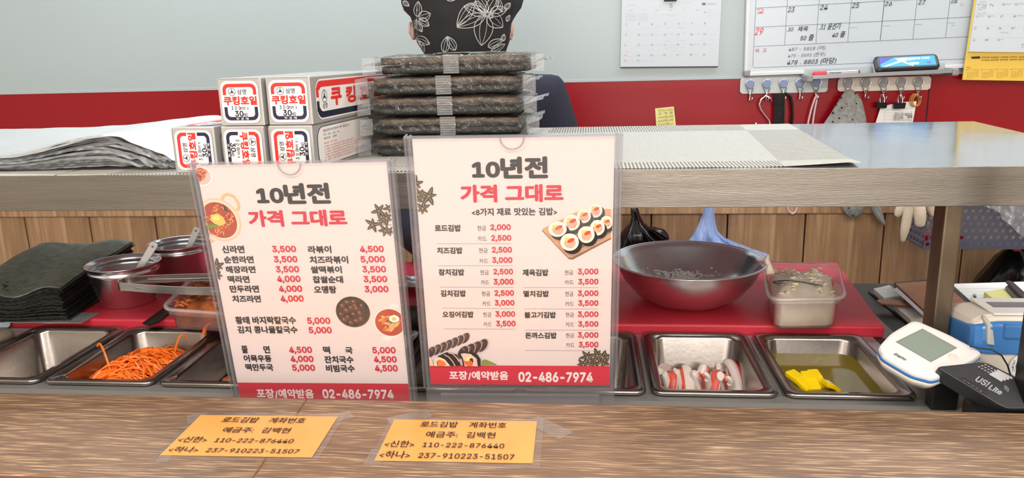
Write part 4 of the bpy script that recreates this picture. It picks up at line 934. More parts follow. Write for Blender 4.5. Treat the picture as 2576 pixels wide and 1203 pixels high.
for i, (x, y) in enumerate(((1663, 925), (1826, 925))):
    p = AZ(x, y, -.455); b = MB(); b.grid(lambda u, v: p+Vector(((u-.5)*.03, .02*v-.005, .026*v*(1-u*.6)-.004+.004*N3(u*4, v*4, i))), 8, 8)
    fin('crab_wrapper', b, mat('torn_wrapper_%d' % i, rgb(206, 184, 176), .2, bump=.8, bscale=120), label='torn clear wrapper scrap among the crab sticks, ' + ('by the left pan wall' if i == 0 else 'on the right side'), cat='wrapper', smooth=True, solid=.0003)
# radish
b = MB(); b.prism([Vector((p[0], p[1], -.440)) for p in pan_fill(9, 0, .0126)], (0, 0, .007)); fin('pickle_brine', b, M['liquid'], label='yellow brine standing in the pickled radish pan', cat='brine', kind='stuff')
for i, (xa, ya, xb, yb, r, lbl) in enumerate(((2040, 990, 2000, 968, .0085, 'upright at the left of the pile'), (2052, 990, 2046, 974, .008, 'second from the left of the pile'), (2068, 985, 2065, 973, .0075, 'in the pile centre, standing a little higher'), (2108, 988, 2078, 978, .008, 'lying flat at the right, pointing at the pan centre'))):
    A = AZ(xa, ya, -.438); Bq = AZ(xb, yb, -.426); A.y = max(A.y, YF+.024); Bq.y = max(Bq.y, A.y+.03) if i < 3 else Bq.y+.01
    d = (Bq-A); n_ = Vector((0, 0, 1)).cross(d).normalized()*r; u_ = Vector((0, 0, r*.9))
    fin('radish_strip', MB().rings([[p-n_, p+n_, p+n_+u_, p-n_+u_] for p in (A, (A+Bq)/2+Vector((0, 0, .002)), Bq)]), M['radish'], bevel=.0015, label='bright yellow pickled radish strip '+lbl, cat='radish', group='pickled radish strips')

# ================================================================ ON THE WORKTOP
ZB = -.400
b = MB(); pr = [AZ(2245, 839, ZB), AZ(2112, 665, ZB)]
b.prism([(-1.12, 1.108, ZB-.018), (pr[0].x, 1.108, ZB-.018), (pr[1].x, 1.462, ZB-.018), (-1.12, 1.462, ZB-.018)], (0, 0, .018))
fin('cutting_board', b, M['board'], bevel=.003, label='long red plastic cutting board across the worktop behind the pans', cat='cutting board')
# mixing bowl
c = Vector((.158, 1.222, ZB)); e = empty('mixing_bowl', c, label='large wide stainless steel mixing bowl on the red board', cat='bowl')
prof = [(.0, .001), (.035, .001), (.060, .004), (.085, .018), (.103, .040), (.114, .062), (.118, .070)]
R_out = prof+[(.1205, .0715), (.1215, .0705), (.1205, .069)]
inner = [(.117, .0695), (.112, .061), (.1015, .041), (.0835, .0195), (.059, .0058), (.034, .0025), (.0005, .0025)]
fin('bowl_body', MB().lathe([(.0005, .0008)]+prof[1:]+[(.1195, .0722), (.1225, .0718), (.1228, .0700), (.1205, .0692), (.1180, .0700)]+inner, c, 64), M['bowl'], e, smooth=True)
b = MB(); rnd = random.Random(2)
for i in range(520):
    a = rnd.uniform(0, 6.28); r = abs(rnd.gauss(0, .019)); x, y = c.x-.002+r*1.35*math.cos(a), c.y+.058+r*.75*math.sin(a)
    rr = math.hypot(x-c.x, y-c.y); zz = .004+max(0, (rr-.052))*.62+.014*max(0, 1-(r/.036)**2)*rnd.uniform(.5, 1); t = rnd.uniform(0, 3.1)
    d = Vector((math.cos(t), math.sin(t), rnd.uniform(-.4, .4)))*.0032; p = Vector((x, y, ZB+zz+.002)); b.tube([p-d, p-d*.4, p+d*.4, p+d], [.0006, .0014, .0014, .0006], 5)
for i in range(26):
    p = Vector((c.x-.072+rnd.uniform(-.006, .005), c.y+.02+rnd.uniform(-.006, .006), ZB+.036+rnd.uniform(-.006, .006))); d = Vector((rnd.uniform(-1, 1), rnd.uniform(-1, 1), rnd.uniform(-1, 1)))*.003; b.tube([p-d, p, p+d], [.0006, .0014, .0006], 5)
fin('cooked_rice', b, M['rice'], label='clumps of white cooked rice left in the mixing bowl', cat='rice', kind='stuff', smooth=True)
# plastic tubs
def tub(name, P4, h, label, fillz, zb):
    """P4: rim corners FL FR BR BL (xy)"""
    cen = sum(P4, Vector())/4; e = empty(name, (cen.x, cen.y, zb), label=label, cat='food container', group='clear plastic food tubs')
    def ring(s, z, r=.3, n=6):
        out = []
        for k in range(4):
            A, B_, C_ = P4[k-1], P4[k], P4[(k+1) % 4]
            p0 = B_+(A-B_)*r*.6; p1 = B_+(C_-B_)*r*.6
            for j in range(n+1):
                t = j/n; q = p0*(1-t)**2+B_*2*t*(1-t)+p1*t*t; q = cen+(q-cen)*s; out.append(Vector((q.x, q.y, z)))
        return out
    z1 = zb+h
    b = MB(); b.rings([ring(.74, zb+.001), ring(.79, zb+.004), ring(.84, z1-.014), ring(.93, z1-.012), ring(.935, z1-.001)], cap=(True, False)); fin('tub_wall', b, M['pp'], e, smooth=True, solid=.0012)
    b = MB(); b.rings([ring(.935, z1-.0012), ring(1.0, z1-.0005), ring(1.0, z1-.0035), ring(.975, z1-.006), ring(.94, z1-.006)], cap=(False, False)); fin('tub_rim', b, M['ppr'], e, smooth=True)
    return e, cen, ring
P4 = [AZ(*p, -.345).xy.to_3d() for p in ((1930, 752), (2134, 748), (2112, 664), (1912, 655))]
e, cen, ring = tub('plastic_tub', P4, .055, 'clear plastic tub of tuna mayonnaise right of the mixing bowl', 0, ZB)
b = MB(); R = [ring(.70, ZB+.003), ring(.775, ZB+.006), ring(.80, ZB+.026)]
for s, z in ((.76, .040), (.62, .050), (.4, .054), (.15, .057), (.02, .057)): R.append([v+Vector((0, 0, .010*N3(v.x*45, v.y*45, s*3)+.008*(1 if v.x < cen.x else 0)*N3(v.x*20, v.y*20, 4))) for v in ring(s, ZB+z)])
b.rings(R); rnd = random.Random(21)
for i in range(170):
    s_ = math.sqrt(rnd.random())*.72; q = ring(s_, 0)[rnd.randrange(28)]; t = rnd.uniform(0, 3.1); l = rnd.uniform(.003, .008); zz = ZB+.057-.024*s_*s_+.010*N3(q.x*45, q.y*45, 1)+rnd.uniform(-.001, .003); d = Vector((math.cos(t), math.sin(t), rnd.uniform(-.5, .5)))*l; p = Vector((q.x, q.y, zz)); b.tube([p-d, p-d*.4+Vector((0, 0, .0012)), p+d*.4, p+d], [.0006, .0018, .0016, .0005], 5)
fin('tuna_mayo', b, M['tuna'], label='lumpy tuna mayonnaise heaped in the clear tub', cat='food', kind='stuff', smooth=True)
A = AZ(1950, 708, -.347); Bq = AZ(2068, 722, -.342); b = MB(); b.tube([A+(Bq-A)*t+Vector((0, 0, .004*math.sin(3*t))) for t in [q/8 for q in range(9)]], [.009, .011, .009, .004, .003, .003, .0035, .004, .004], 10, flat=.35)
fin('steel_spoon', b, M['steelf'], label='steel spoon lying across the tuna mayonnaise', cat='spoon', smooth=True)
b = MB(); p = AZ(1938, 690, -.345); b.tube([p, p+Vector((-.002, .004, .010)), p+Vector((-.006, .004, .022)), p+Vector((-.004, .006, .030))], [.007, .006, .004, .002], 8); fin('food_smear', b, M['tuna'], label='peak of tuna mayonnaise sticking up at the left tub corner', cat='food', smooth=True)
P4 = [AZ(*p, -.360).xy.to_3d() for p in ((400, 775), (585, 788), (640, 705), (480, 692))]
e, cen, ring = tub('plastic_tub', P4, .040, 'clear plastic tub of stir-fried kimchi beside the noodle menu', 0, ZB)
b = MB(); R = [ring(.68, ZB+.003), ring(.76, ZB+.006), ring(.80, ZB+.022)]
for s, z in ((.74, .030), (.5, .038), (.25, .041), (.03, .041)): R.append([v+Vector((0, 0, .009*N3(v.x*60, v.y*60, s*3))) for v in ring(s, ZB+z)])
b.rings(R); rnd = random.Random(22)
for i in range(90):
    s_ = math.sqrt(rnd.random())*.74; q = ring(s_, 0)[rnd.randrange(28)]; t = rnd.uniform(0, 3.1); l = rnd.uniform(.004, .010); zz = ZB+.041-.012*s_*s_+rnd.uniform(-.001, .003); d = Vector((math.cos(t), math.sin(t), rnd.uniform(-.5, .5)))*l; p = Vector((q.x, q.y, zz)); b.tube([p-d, p-d*.4+Vector((0, 0, .002)), p+d*.4, p+d], [.0008, .0028, .0024, .0008], 5)
fin('stir_fried_kimchi', b, M['stir'], label='orange-brown stir-fried kimchi in the clear tub on the left', cat='food', kind='stuff', smooth=True)
# steel cups
def cup(c, r0, r1, h, label):
    e = empty('steel_cup', c, label=label, cat='cup', group='steel cups on the cutting board')
    pr = [(.0005, 0), (r0*.94, 0), (r0, .003), (r0+(r1-r0)*.18, h*.20), (r0+(r1-r0)*.18+.0012, h*.21), (r0+(r1-r0)*.75, h*.78), (r0+(r1-r0)*.80+.002, h*.82), (r0+(r1-r0)*.84, h*.86), (r1-.004, h*.95), (r1, h*.985), (r1+.002, h), (r1+.0012, h+.0018), (r1-.001, h+.001)]
    inn = [(max(r-.0012, .0004), z+(.0012 if z < .01 else 0)) for r, z in pr[:-3]][::-1]
    fin('cup_body', MB().lathe(pr+inn, c, 48), M['bowl'], e, smooth=True); return e
c1 = Vector((-.787, 1.195, ZB)); cup(c1, .042, .058, .070, 'front steel cup with a white spatula, before the other cup')
c2 = Vector((-.762, 1.335, ZB)); cup(c2, .046, .056, .070, 'rear steel cup with a white-handled spatula, half behind the other cup')
for cc, px_, py_, lbl in ((c1, 392, 610, 'white spatula handle standing in the front steel cup'), (c2, 498, 572, 'white spatula handle standing in the rear steel cup')):
    tip = cc+Vector((-.012, -.008, .006)); top = AY(px_, py_, cc.y+.01); e = empty('spatula', tip, label=lbl, cat='spatula'); d = (top-tip)
    sidev = d.cross(Vector((0, 1, 0))).normalized()
    def sec(p, w_, t_): n_ = d.cross(sidev).normalized(); return [p-sidev*w_-n_*t_, p+sidev*w_-n_*t_, p+sidev*w_+n_*t_, p-sidev*w_+n_*t_]
    fin('handle', MB().rings([sec(tip+d*t, w_, .0022) for t, w_ in ((.1, .004), (.5, .0048), (.85, .0062), (.97, .0066), (1.0, .004))]), M['whitepl'], e, bevel=.001)
    fin('blade', MB().rings([sec(tip+d*t, w_, .0012) for t, w_ in ((0, .012), (.12, .013), (.2, .005))]), M['whitepl'], e)
    b = MB(); q = tip+d*.93-d.cross(sidev).normalized()*-.0023; b.lathe([(.0022, 0), (.0022, .0006)], q, 10, M=Matrix.Rotation(math.pi/2, 3, 'X')); fin('hanging_hole', b, M['greypl'], e)
# tongs
e = empty('steel_tongs', AZ(330, 715, -.342), label='steel food tongs laid across the kimchi tub', cat='tongs')
zt = -.340
A0 = AZ(320, 715, zt); A1 = AZ(600, 704, zt+.010); A2 = AZ(600, 728, zt)
for k, (a, b_, w_) in enumerate(((A0+Vector((0.0, .016, .002)), A1+Vector((0, .012, 0)), .006), (A0+Vector((0, -.014, 0)), A2+Vector((0, -.012, 0)), .009))):
    mb = MB(); R = []
    for i in range(13):
        t = i/12; p = a+(b_-a)*t; hh = .013 if i > 1 else .013; bow = Vector((0, (-1 if k else 1)*.006*math.sin(math.pi*t), 0)); R.append([p+bow+Vector((0, -.0008, hh/2)), p+bow+Vector((0, .0008, hh/2)), p+bow+Vector((0, .0008, -hh/2)), p+bow+Vector((0, -.0008, -hh/2))])
    mb.rings(R); fin('arm', mb, M['chrome'], e, bevel=.0005)
    mb = MB(); mb.tube([a+(b_-a)*t+Vector((0, -.0022 if k else .0022, .000)) for t in (.12, .15, .3, .6, .92, .95)], [.0005, .0022, .0026, .0026, .0022, .0005], 8); fin('ridge', mb, M['chrome'], e, smooth=True)
mb = MB(); R = []
for i in range(15):
    t = -math.pi/2-math.pi*i/14; p = A0+Vector((.001+.013*math.cos(t), .001-.015*math.sin(t)*-1, 0)); n_ = Vector((math.cos(t), math.sin(t), 0))*.0008; R.append([p+n_+Vector((0, 0, .0068)), p-n_+Vector((0, 0, .0068)), p-n_-Vector((0, 0, .0068)), p+n_-Vector((0, 0, .0068))])
mb.rings(R); fin('spring_end', mb, M['chrome'], e)
# knife under the kimchi tub
mb = MB(); pts = [AZ(358, 816, ZB+.001), AZ(420, 772, ZB+.001), AZ(448, 770, ZB+.001), AZ(400, 812, ZB+.001), AZ(375, 822, ZB+.001)]
mb.prism(pts, (0, 0, .0025)); fin('knife_blade_tool', mb, M['darksteel'], bevel=.0006, label='dark steel knife tip on the board, poking out before the kimchi tub', cat='knife')
# seaweed sheets at left
e = empty('seaweed_sheet_stack', (-.93, 1.27, ZB), label='tall pile of green dried seaweed sheets at the left of the board', cat='seaweed')
crn = [Vector((-1.00, 1.085, 0)), Vector((-.838, 1.10, 0)), Vector((-.885, 1.38, 0)), Vector((-1.06, 1.36, 0))]
NS = 22
for k in range(NS):
    rnd = random.Random(k+50); ox, oy, an = rnd.uniform(-.004, .004), rnd.uniform(-.003, .005), rnd.uniform(-.015, .015)
    if k < 3: ox += .012*(3-k)/3; oy -= .006*(3-k)/3
    def fn(u, v, k=k, ox=ox, oy=oy):
        p = crn[0]*(1-u)*(1-v)+crn[1]*u*(1-v)+crn[2]*u*v+crn[3]*(1-u)*v; t = k/(NS-1)
        zz = ZB+.003+t*.046+t*(.0065*math.sin(u*8.5+.6)*(1-.6*v)+.006*N3(u*2.2, v*2.2, .3))+.0008*N3(u*14, v*14, k)+t*.012*v
        return Vector((p.x+ox+.0015*N3(v*16, k, 1), p.y+oy+.0016*N3(u*18, k, 2), zz))
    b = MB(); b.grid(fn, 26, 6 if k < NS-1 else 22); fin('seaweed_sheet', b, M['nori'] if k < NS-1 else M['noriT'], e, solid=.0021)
b = MB(); b.grid(lambda u, v: Vector((-1.01+.21*u, 1.085+.05*v, ZB+.0012+.0008*N3(u*9, v*9, 0))), 20, 4); fin('foil_strip', b, M['foil'], label='strip of foil lying under the seaweed pile at the pan edge', cat='foil', solid=.0006)
b = MB(); b.prism([(v[0], v[1], v[2]) for v in [AZ(-16, 868, -.4145), AZ(30, 826, -.4145), AZ(30, 818, -.4145), AZ(-20, 818, -.4145)]], (0, 0, .003)); 
# pale guard and rag at far left
b = MB(); A = AZ(27, 825, -.414); b.prism([A+Vector((x, 0, z)) for x, z in rrect(-.06, 0, 0, .042, .008, 5)], (0, .003, 0)); fin('plastic_scraper', b, M['bluewhite'], bevel=.0008, label='pale blue-white plastic scraper standing up at the far left', cat='scraper')
b = MB(); p = AZ(-6, 846, -.404); b.ball(p, (.020, .022, .011), 18, 12)
for v in b.v: v += Vector((N3(*v, 60), N3(v.y, v.x, v.z, 60), N3(v.z, v.x, v.y, 60)))*.004
fin('grey_rag', b, M['stone'], label='crumpled grey rag at the far left edge of the rail', cat='rag', smooth=True)
# between the menus
b = MB(); p = AZ(1035, 722, -.395); b.grid(lambda u, v: Vector((p.x-.045+.09*u, p.y-.03+.06*v, ZB+.004+.012*abs(N3(u*4, v*4, 3))+.010*math.sin(u*3))), 22, 16); fin('foil_scrap', b, M['foil'], label='crumpled piece of foil on the board, seen between the menus', cat='foil', solid=.0006)
b = MB(); p = AZ(1040, 800, ZB+.018); b.tube([p+Vector((-.09+.18*t/10, 0.0, 0)) for t in range(11)], [.012]+[.0185]*9+[.012], 20); fin('kimbap_roll', b, M['nori'], label='black seaweed-wrapped kimbap roll on the board, seen between the menus', cat='kimbap roll', smooth=True)

# ================================================================ CARD TERMINALS, PRINTER, BOOKS
def plate(name, pts, thick, mt, parent, bevel, **kw):
    return fin(name, MB().prism(pts, thick), mt, parent, bevel=bevel, segs=4, **kw)
# small display unit, tilted towards the cook
N = Vector((0.02, -.38, .925)).normalized(); PO = Vector((.37, .825, -.357))
def D(px, py, h=0.0): return AP(px, py, PO, N)+N*h
e = empty('payment_display', D(2330, 880, -.03), label='white and blue payment display unit with a grey screen', cat='payment terminal')
def smooth_poly(pts, r=.25, n=4):
    out = []
    for k in range(len(pts)):
        A, B_, C_ = pts[k-1], pts[k], pts[(k+1) % len(pts)]; p0 = B_+(A-B_)*r; p1 = B_+(C_-B_)*r
        for j in range(n+1): t = j/n; out.append(p0*(1-t)**2+B_*2*t*(1-t)+p1*t*t)
    return out
out = smooth_poly([D(2209, 872), D(2240, 838), D(2300, 803), D(2385, 840), D(2474, 887), D(2448, 908), D(2352, 953), D(2296, 938), D(2222, 895)][::-1], .22)
cen = sum(out, Vector())/len(out)
def scl(P, s, h): return [cen+(p-cen)*s+N*h for p in P]
b = MB(); b.rings([scl(out, .86, -.024), scl(out, .97, -.016), scl(out, 1.0, -.0095)]); fin('lower_shell', b, M['offwhite'], e, smooth=True)
b = MB(); b.rings([scl(out, 1.0, -.0095), scl(out, 1.012, -.008), scl(out, 1.012, -.0062), scl(out, 1.0, -.005)]); fin('blue_band', b, M['bluepl'], e)
b = MB(); b.rings([scl(out, 1.0, -.005), scl(out, .995, -.002), scl(out, .97, 0), scl(out, .9, .0008)]); fin('upper_shell', b, M['whitepl'], e)
F = frame(D(2256, 862), D(2340, 911)-D(2256, 862), D(2320, 831)-D(2256, 862))
b = MB(); b.prism([D(2252, 862), D(2341, 913.5), D(2408, 877), D(2320, 828.5)], N*.0011); fin('screen_bezel', b, M['greypl'], e)
b = MB(); b.prism([D(2257, 862), D(2340, 910.5), D(2403, 877), D(2320, 831.5)], N*.0016); fin('screen', b, M['lcd'], e)
b = MB(); b.lathe([(.0058, 0), (.0058, .0010), (.004, .0016)], D(2397, 901), 20, M=Matrix((Vector((1, 0, 0)), N.cross(Vector((1, 0, 0))), N)).transposed()); fin('round_button', b, M['offwhite'], e, smooth=False)
F = Matrix.Translation(D(2264, 900, .0010)) @ frame(Vector(), D(2280, 910)-D(2250, 893), D(2300, 880)-D(2275, 905)).to_3x3().to_4x4()
P = Print(F, .0003); ln = (D(2278, 910)-D(2250, 893)).length; P.text('Smartro', -ln/2, -.0022, ln/2, .0026, rgb(60, 60, 66), .02, 1, sh=.25)
P.text('▴ ▪▪ ▪▪', .006, .040, .019, .0425, rgb(130, 130, 140), 0, 1) if False else None
P.build('lettering', e)
q = D(2400, 884, -.02); b = MB(); b.bb((q.x-.012, .8735, -.4286), (q.x+.012, .892, q.z-.004)) if False else b.bb((q.x-.02, max(q.y-.012, .8), -.4286 if q.y > .89 else -.4122), (q.x+.01, q.y+.006, q.z-.006)); fin('stand', b, M['blackpl'], e, bevel=.002)
# black card reader
N2 = Vector((.02, .17, 1)); N2 = Vector((.0, -.6, .8)).normalized(); PO2 = Vector((.40, .785, -.376))
def D2(px, py, h=0.0): return AP(px, py, PO2, N2)+N2*h
e = empty('card_reader', D2(2480, 980, -.03), label='black card reader with grey logo print lying behind the counter edge', cat='card reader')
out2 = smooth_poly([D2(2352, 922), D2(2478, 909), D2(2630, 985), D2(2640, 1029), D2(2530, 1029)][::-1], .12)
c2_ = sum(out2, Vector())/len(out2)
def scl2(s, h): return [c2_+(p-c2_)*s+N2*h for p in out2]
b = MB(); b.rings([scl2(.95, -.022), scl2(1.0, -.018), scl2(1.0, -.003), scl2(.985, -.0006), scl2(.96, 0)]); fin('body', b, M['blackpl2'], e, bevel=.0008)
F = frame(D2(2450, 970, .0), D2(2520, 1000)-D2(2410, 940), D2(2470, 930)-D2(2405, 960)); P = Print(F, .0005)
def tline(t, xa, ya, xb, yb, hh, col, bold=.02, sh=0.0):
    u0, v0 = P.uv(xa, ya); u1, v1 = P.uv(xb, yb); P.text(t, u0, (v0+v1)/2-hh/2, u1, (v0+v1)/2+hh/2, col, bold, 2, sh=sh)
g8 = rgb(150, 152, 158)
cx8 = lambda x, y: (2160+x/3.341, 690+y/3.341)
a, b_ = cx8(985, 885), cx8(1095, 925); tline('US!', *a, *b_, .0085, g8, .03, .2); a, b_ = cx8(1098, 950), cx8(1205, 1000); tline('Lite', *a, *b_, .0075, g8, .035, .2)
for k in range(3):
    u, v = P.uv(*cx8(1180, 978)); P.line([(u+.003+(.0016*k+.001)*math.cos(t), v+.0048+(.0016*k+.001)*math.sin(t)) for t in [(-20+14*j)*math.pi/180 for j in range(10)]], .0006, g8, 2)
for r_ in range(4):
    for q in range(3):
        a, b_ = cx8(1000+r_*26+q*27, 776+r_*15-q*9), cx8(1020+r_*26+q*27, 786+r_*15-q*9); P.ppoly([a, (b_[0], a[1]+1), b_, (a[0]+1, b_[1])], g8, 2)
for k in range(4):
    a = cx8(1100+k*20, 838-k*9); b_ = cx8(1205+k*28, 900-k*7); P.pline([a, b_], .0030, rgb(170, 172, 176), 2)
pts_ = [P.uv(*cx8(*p)) for p in ((850, 880), (880, 872), (1075, 985), (1082, 1005), (1050, 1002), (860, 895))]; P.line(pts_, .0004, rgb(20, 20, 22), 2, True)
for k in range(5): u, v = P.uv(*cx8(888+k*34, 898+k*22)); P.ell(u, v, .0007, .0007, (rgb(110, 106, 110) if k < 4 else rgb(180, 90, 100)), 3, 10)
P.build('printed_marks', e)
zl = min(v.z for v in scl2(1, -.022)); b = MB(); b.bb((c2_.x-.03, c2_.y-.012, -.4122), (c2_.x+.04, c2_.y+.018, c2_.z-.022)); fin('wedge_support', b, M['blackpl'], e)
# receipt printer
e = empty('receipt_printer', (.53, .93, -.429), label='blue and white card receipt printer behind the post', cat='printer')
X0, X1, Y0, Y1 = .4368, .640, .872, 1.02; ZB0 = -.4285
def psec(x, s=1.0):
    pr = [(Y0+.004, ZB0), (Y0, ZB0+.01), (Y0, -.368), (Y0+.001, -.340), (Y0+.003, -.318), (Y0+.007, -.306), (Y0+.013, -.3025), (Y0+.068, -.3065), (Y1-.03, -.325), (Y1, -.350), (Y1, ZB0)]
    cy0, cz0 = (Y0+Y1)/2, -.385
    return [Vector((x, cy0+(y-cy0)*s, (cz0+(z-cz0)*(s if z > cz0 else 1)))) for y, z in pr]
b = MB(); b.rings([psec(X0, .80), psec(X0+.002, .88), psec(X0+.007, .95), psec(X0+.014, .985), psec(X0+.024, 1.0), psec(X1, 1.0)]); fin('white_body', b, M['offwhite'], e, smooth=False, bevel=.0012)
def bsec(x, s, za, zb_, o):
    pr = [(Y0-o, za), (Y0-o, (za+zb_)/2), (Y0+.001-o, zb_-.004), (Y0+.005-o, zb_), (Y1-.035, zb_-.014), (Y1-.015, za)]
    cy0 = (Y0+Y1)/2; return [Vector((x, cy0+(y-cy0)*s, z)) for y, z in pr]
b = MB(); b.rings([bsec(X0-.0012, .80, -.347, -.318, .0015), bsec(X0+.001, .885, -.347, -.316, .0015), bsec(X0+.007, .955, -.347, -.313, .0015), bsec(X0+.014, .992, -.347, -.310, .0015), bsec(X0+.024, 1.004, -.347, -.3085, .0015), bsec(X1, 1.004, -.3465, -.3085, .0015)]); fin('blue_middle', b, M['bluepl'], e, bevel=.002)
fin('blue_cover', MB().bb((.4635, Y0-.0045, -.3275), (X1, Y0+.004, -.3095)), M['bluepl'], e, bevel=.003)
b = MB(); b.prism([(.4475, Y0-.0035, -.334), (.4555, Y0-.0035, -.335), (.4520, Y0+.000, -.312), (.4470, Y0+.006, -.304), (.4430, Y0+.006, -.304), (.4455, Y0, -.312)], (0, .006, .0)); fin('grey_latch', b, mat('grey_latch', rgb(170, 174, 172), .4), e, bevel=.001)
fin('top_tray', MB().bb((.456, Y0+.008, -.3035), (X1, Y0+.066, -.3005)), M['whitepl'], e, bevel=.002)
fin('window_strip', MB().bb((.466, Y0+.030, -.3008), (X1, Y0+.048, -.3000)), mat('dark_window', rgb(84, 62, 72), .15), e)
q = AY(2573, 921, Y0-.001); F = frame(q, (1, 0, 0), (0, 0, 1)); P = Print(F, .0004)
P.ell(0, 0, .0150, .0150, rgb(200, 200, 204), 1, 32); P.ell(0, 0, .0138, .0138, rgb(226, 226, 228), 2, 32); P.ell(0, 0, .0082, .0082, rgb(56, 92, 156), 3, 28)
for i, ch in enumerate('신용카드 단말기'):
    if ch == ' ': continue
    a = math.radians(205-i*18); u, v = .011*math.cos(a), .011*math.sin(a); P.text(ch, u-.0016, v-.0016, u+.0016, v+.0016, rgb(60, 60, 70), .01, 5)
P.build('round_emblem', e)
b = MB(); b.tube([AZ(2440, 872, -.335), AY(2462, 876, .865), AY(2495, 880, .855), AY(2520, 895, .852), AY(2535, 920, .851), AY(2543, 948, .850), AY(2546, 985, .85)], .0009, 6); fin('thin_cable', b, M['blackpl'], label='thin black cable curving over the white front of the printer', cat='cable', smooth=True)
# books
zt = -.418
def bk(px, py, z=0): p = AZ(px, py, zt+z); return p
e = empty('open_notebook', bk(2262, 770), label='open ring notebook with a tan strap, right of the red board', cat='notebook')
b = MB(); b.prism([bk(2184, 736), bk(2300, 830), bk(2372, 822), bk(2262, 726)], (0, 0, .002)); fin('cover', b, M['blackpl'], e)
for (q, n_) in (([(2196, 738), (2222, 762), (2276, 756), (2236, 729)], 'pages'), ([(2246, 778), (2290, 818), (2352, 812), (2300, 774)], 'pages')):
    b = MB(); b.prism([bk(*p, .0022) for p in q], (0, 0, .0085)); fin(n_, b, M['page'], e, bevel=.0004)
    P = Print(Matrix.Translation(bk(2250, 760, .0108)), .0002)
    for t in (.2, .4, .6, .8): P.mb.col = rgb(176, 184, 190); A, B_, C_, D_ = [bk(*p, .0110) for p in q]; s_ = A+(B_-A)*t; f_ = D_+(C_-D_)*t; d_ = (B_-A)*.006; P.mb.add([s_, s_+d_, f_+d_, f_], [(0, 1, 2, 3)])
    P.build('ruled_lines', e)
b = MB(); b.prism(smooth_poly([bk(2203, 757, .0135), bk(2216, 768, .0135), bk(2300, 772, .0135), bk(2296, 762, .0135), bk(2240, 757, .0135)][::1], .3), (0, 0, .0025)); fin('tan_strap', b, M['leather'], e, bevel=.0006)
e = empty('leather_organiser', bk(2330, 740), label='tan leather organiser with black edges behind the steel post', cat='organiser')
b = MB(); b.prism([bk(2249, 724, .0112), bk(2330, 798, .0112), bk(2450, 790, .0112), bk(2370, 714, .0112)], (0, 0, .010)); fin('inner_block', b, M['blackpl'], e, bevel=.001)
b = MB(); b.prism([bk(2252, 717, .0215), bk(2328, 788, .0215), bk(2446, 780, .0215), bk(2366, 708, .0215)], (0, 0, .003)); fin('leather_cover', b, M['leather'], e, bevel=.0012)
b = MB(); b.prism([bk(2248, 729, .0212), bk(2322, 796, .0212), bk(2330, 790, .0212), bk(2256, 724, .0212)], (0, 0, .0006)); fin('zip_edge', b, M['chrome'], e)
e = empty('letter_pad', bk(2500, 745), label='white ruled letter pad behind the printer', cat='notepad')
b = MB(); b.prism([bk(2392, 728), bk(2470, 800), bk(2640, 800), bk(2590, 722)], (0, 0, .010)); fin('pages', b, M['page'], e, bevel=.0004)
b = MB()
for k in range(6):
    A = bk(2400+k*9, 728+k*7, .0102); B_ = bk(2590+k*6, 723+k*9, .0102); b.add([A, A+Vector((0, .0006, 0)), B_+Vector((0, .0006, 0)), B_], [(3, 2, 1, 0)])
b.col = None; fin('ruled_lines', b, mat('pale_blue_rule', rgb(170, 190, 205), .6), e)
b = MB(); b.prism([bk(2474, 748, .0105), bk(2500, 768, .0105), bk(2562, 766, .0105), bk(2528, 738, .0105)], (0, 0, .009)); fin('sticky_note_pad', b, M['sticky'], label='pale yellow sticky note pad on the white letter pad', cat='sticky notes', bevel=.0004)
b = MB(); b.tube([bk(2452, 744, .014), bk(2458, 757, .014), bk(2462, 772, .014)], .0035, 10); e = empty('ballpoint_pen', bk(2455, 752), label='white pen with a dark clip lying on the letter pad', cat='pen')
fin('barrel', b, M['whitepl'], e, smooth=True); b = MB(); b.tube([bk(2452, 746, .018), bk(2456, 756, .018)], .0016, 6); fin('clip', b, M['blackpl'], e)
e = empty('stapler', bk(2560, 755), label='dark-topped grey stapler leaning on the sticky notes at the right edge', cat='stapler')
A = AZ(2538, 722, -.395); B_ = AZ(2590, 775, -.395)
b = MB(); b.tube([A+(B_-A)*t for t in (0, .05, .5, 1)], [.004, .007, .008, .008], 8, flat=.7); fin('arm', b, M['greypl'], e)
b = MB(); b.tube([A+(B_-A)*t+Vector((.002, .006, .007)) for t in (-.03, .05, .5, 1)], [.003, .006, .007, .007], 8, flat=.5); fin('top_arm', b, M['blackpl'], e)
b = MB(); b.tube([A+(B_-A)*t+Vector((0, 0, -.012)) for t in (.4, .7, 1)], .006, 8, flat=.6); fin('base', b, M['greypl'], e)

# ================================================================ ON THE BACK WALL
YH = YW-.003
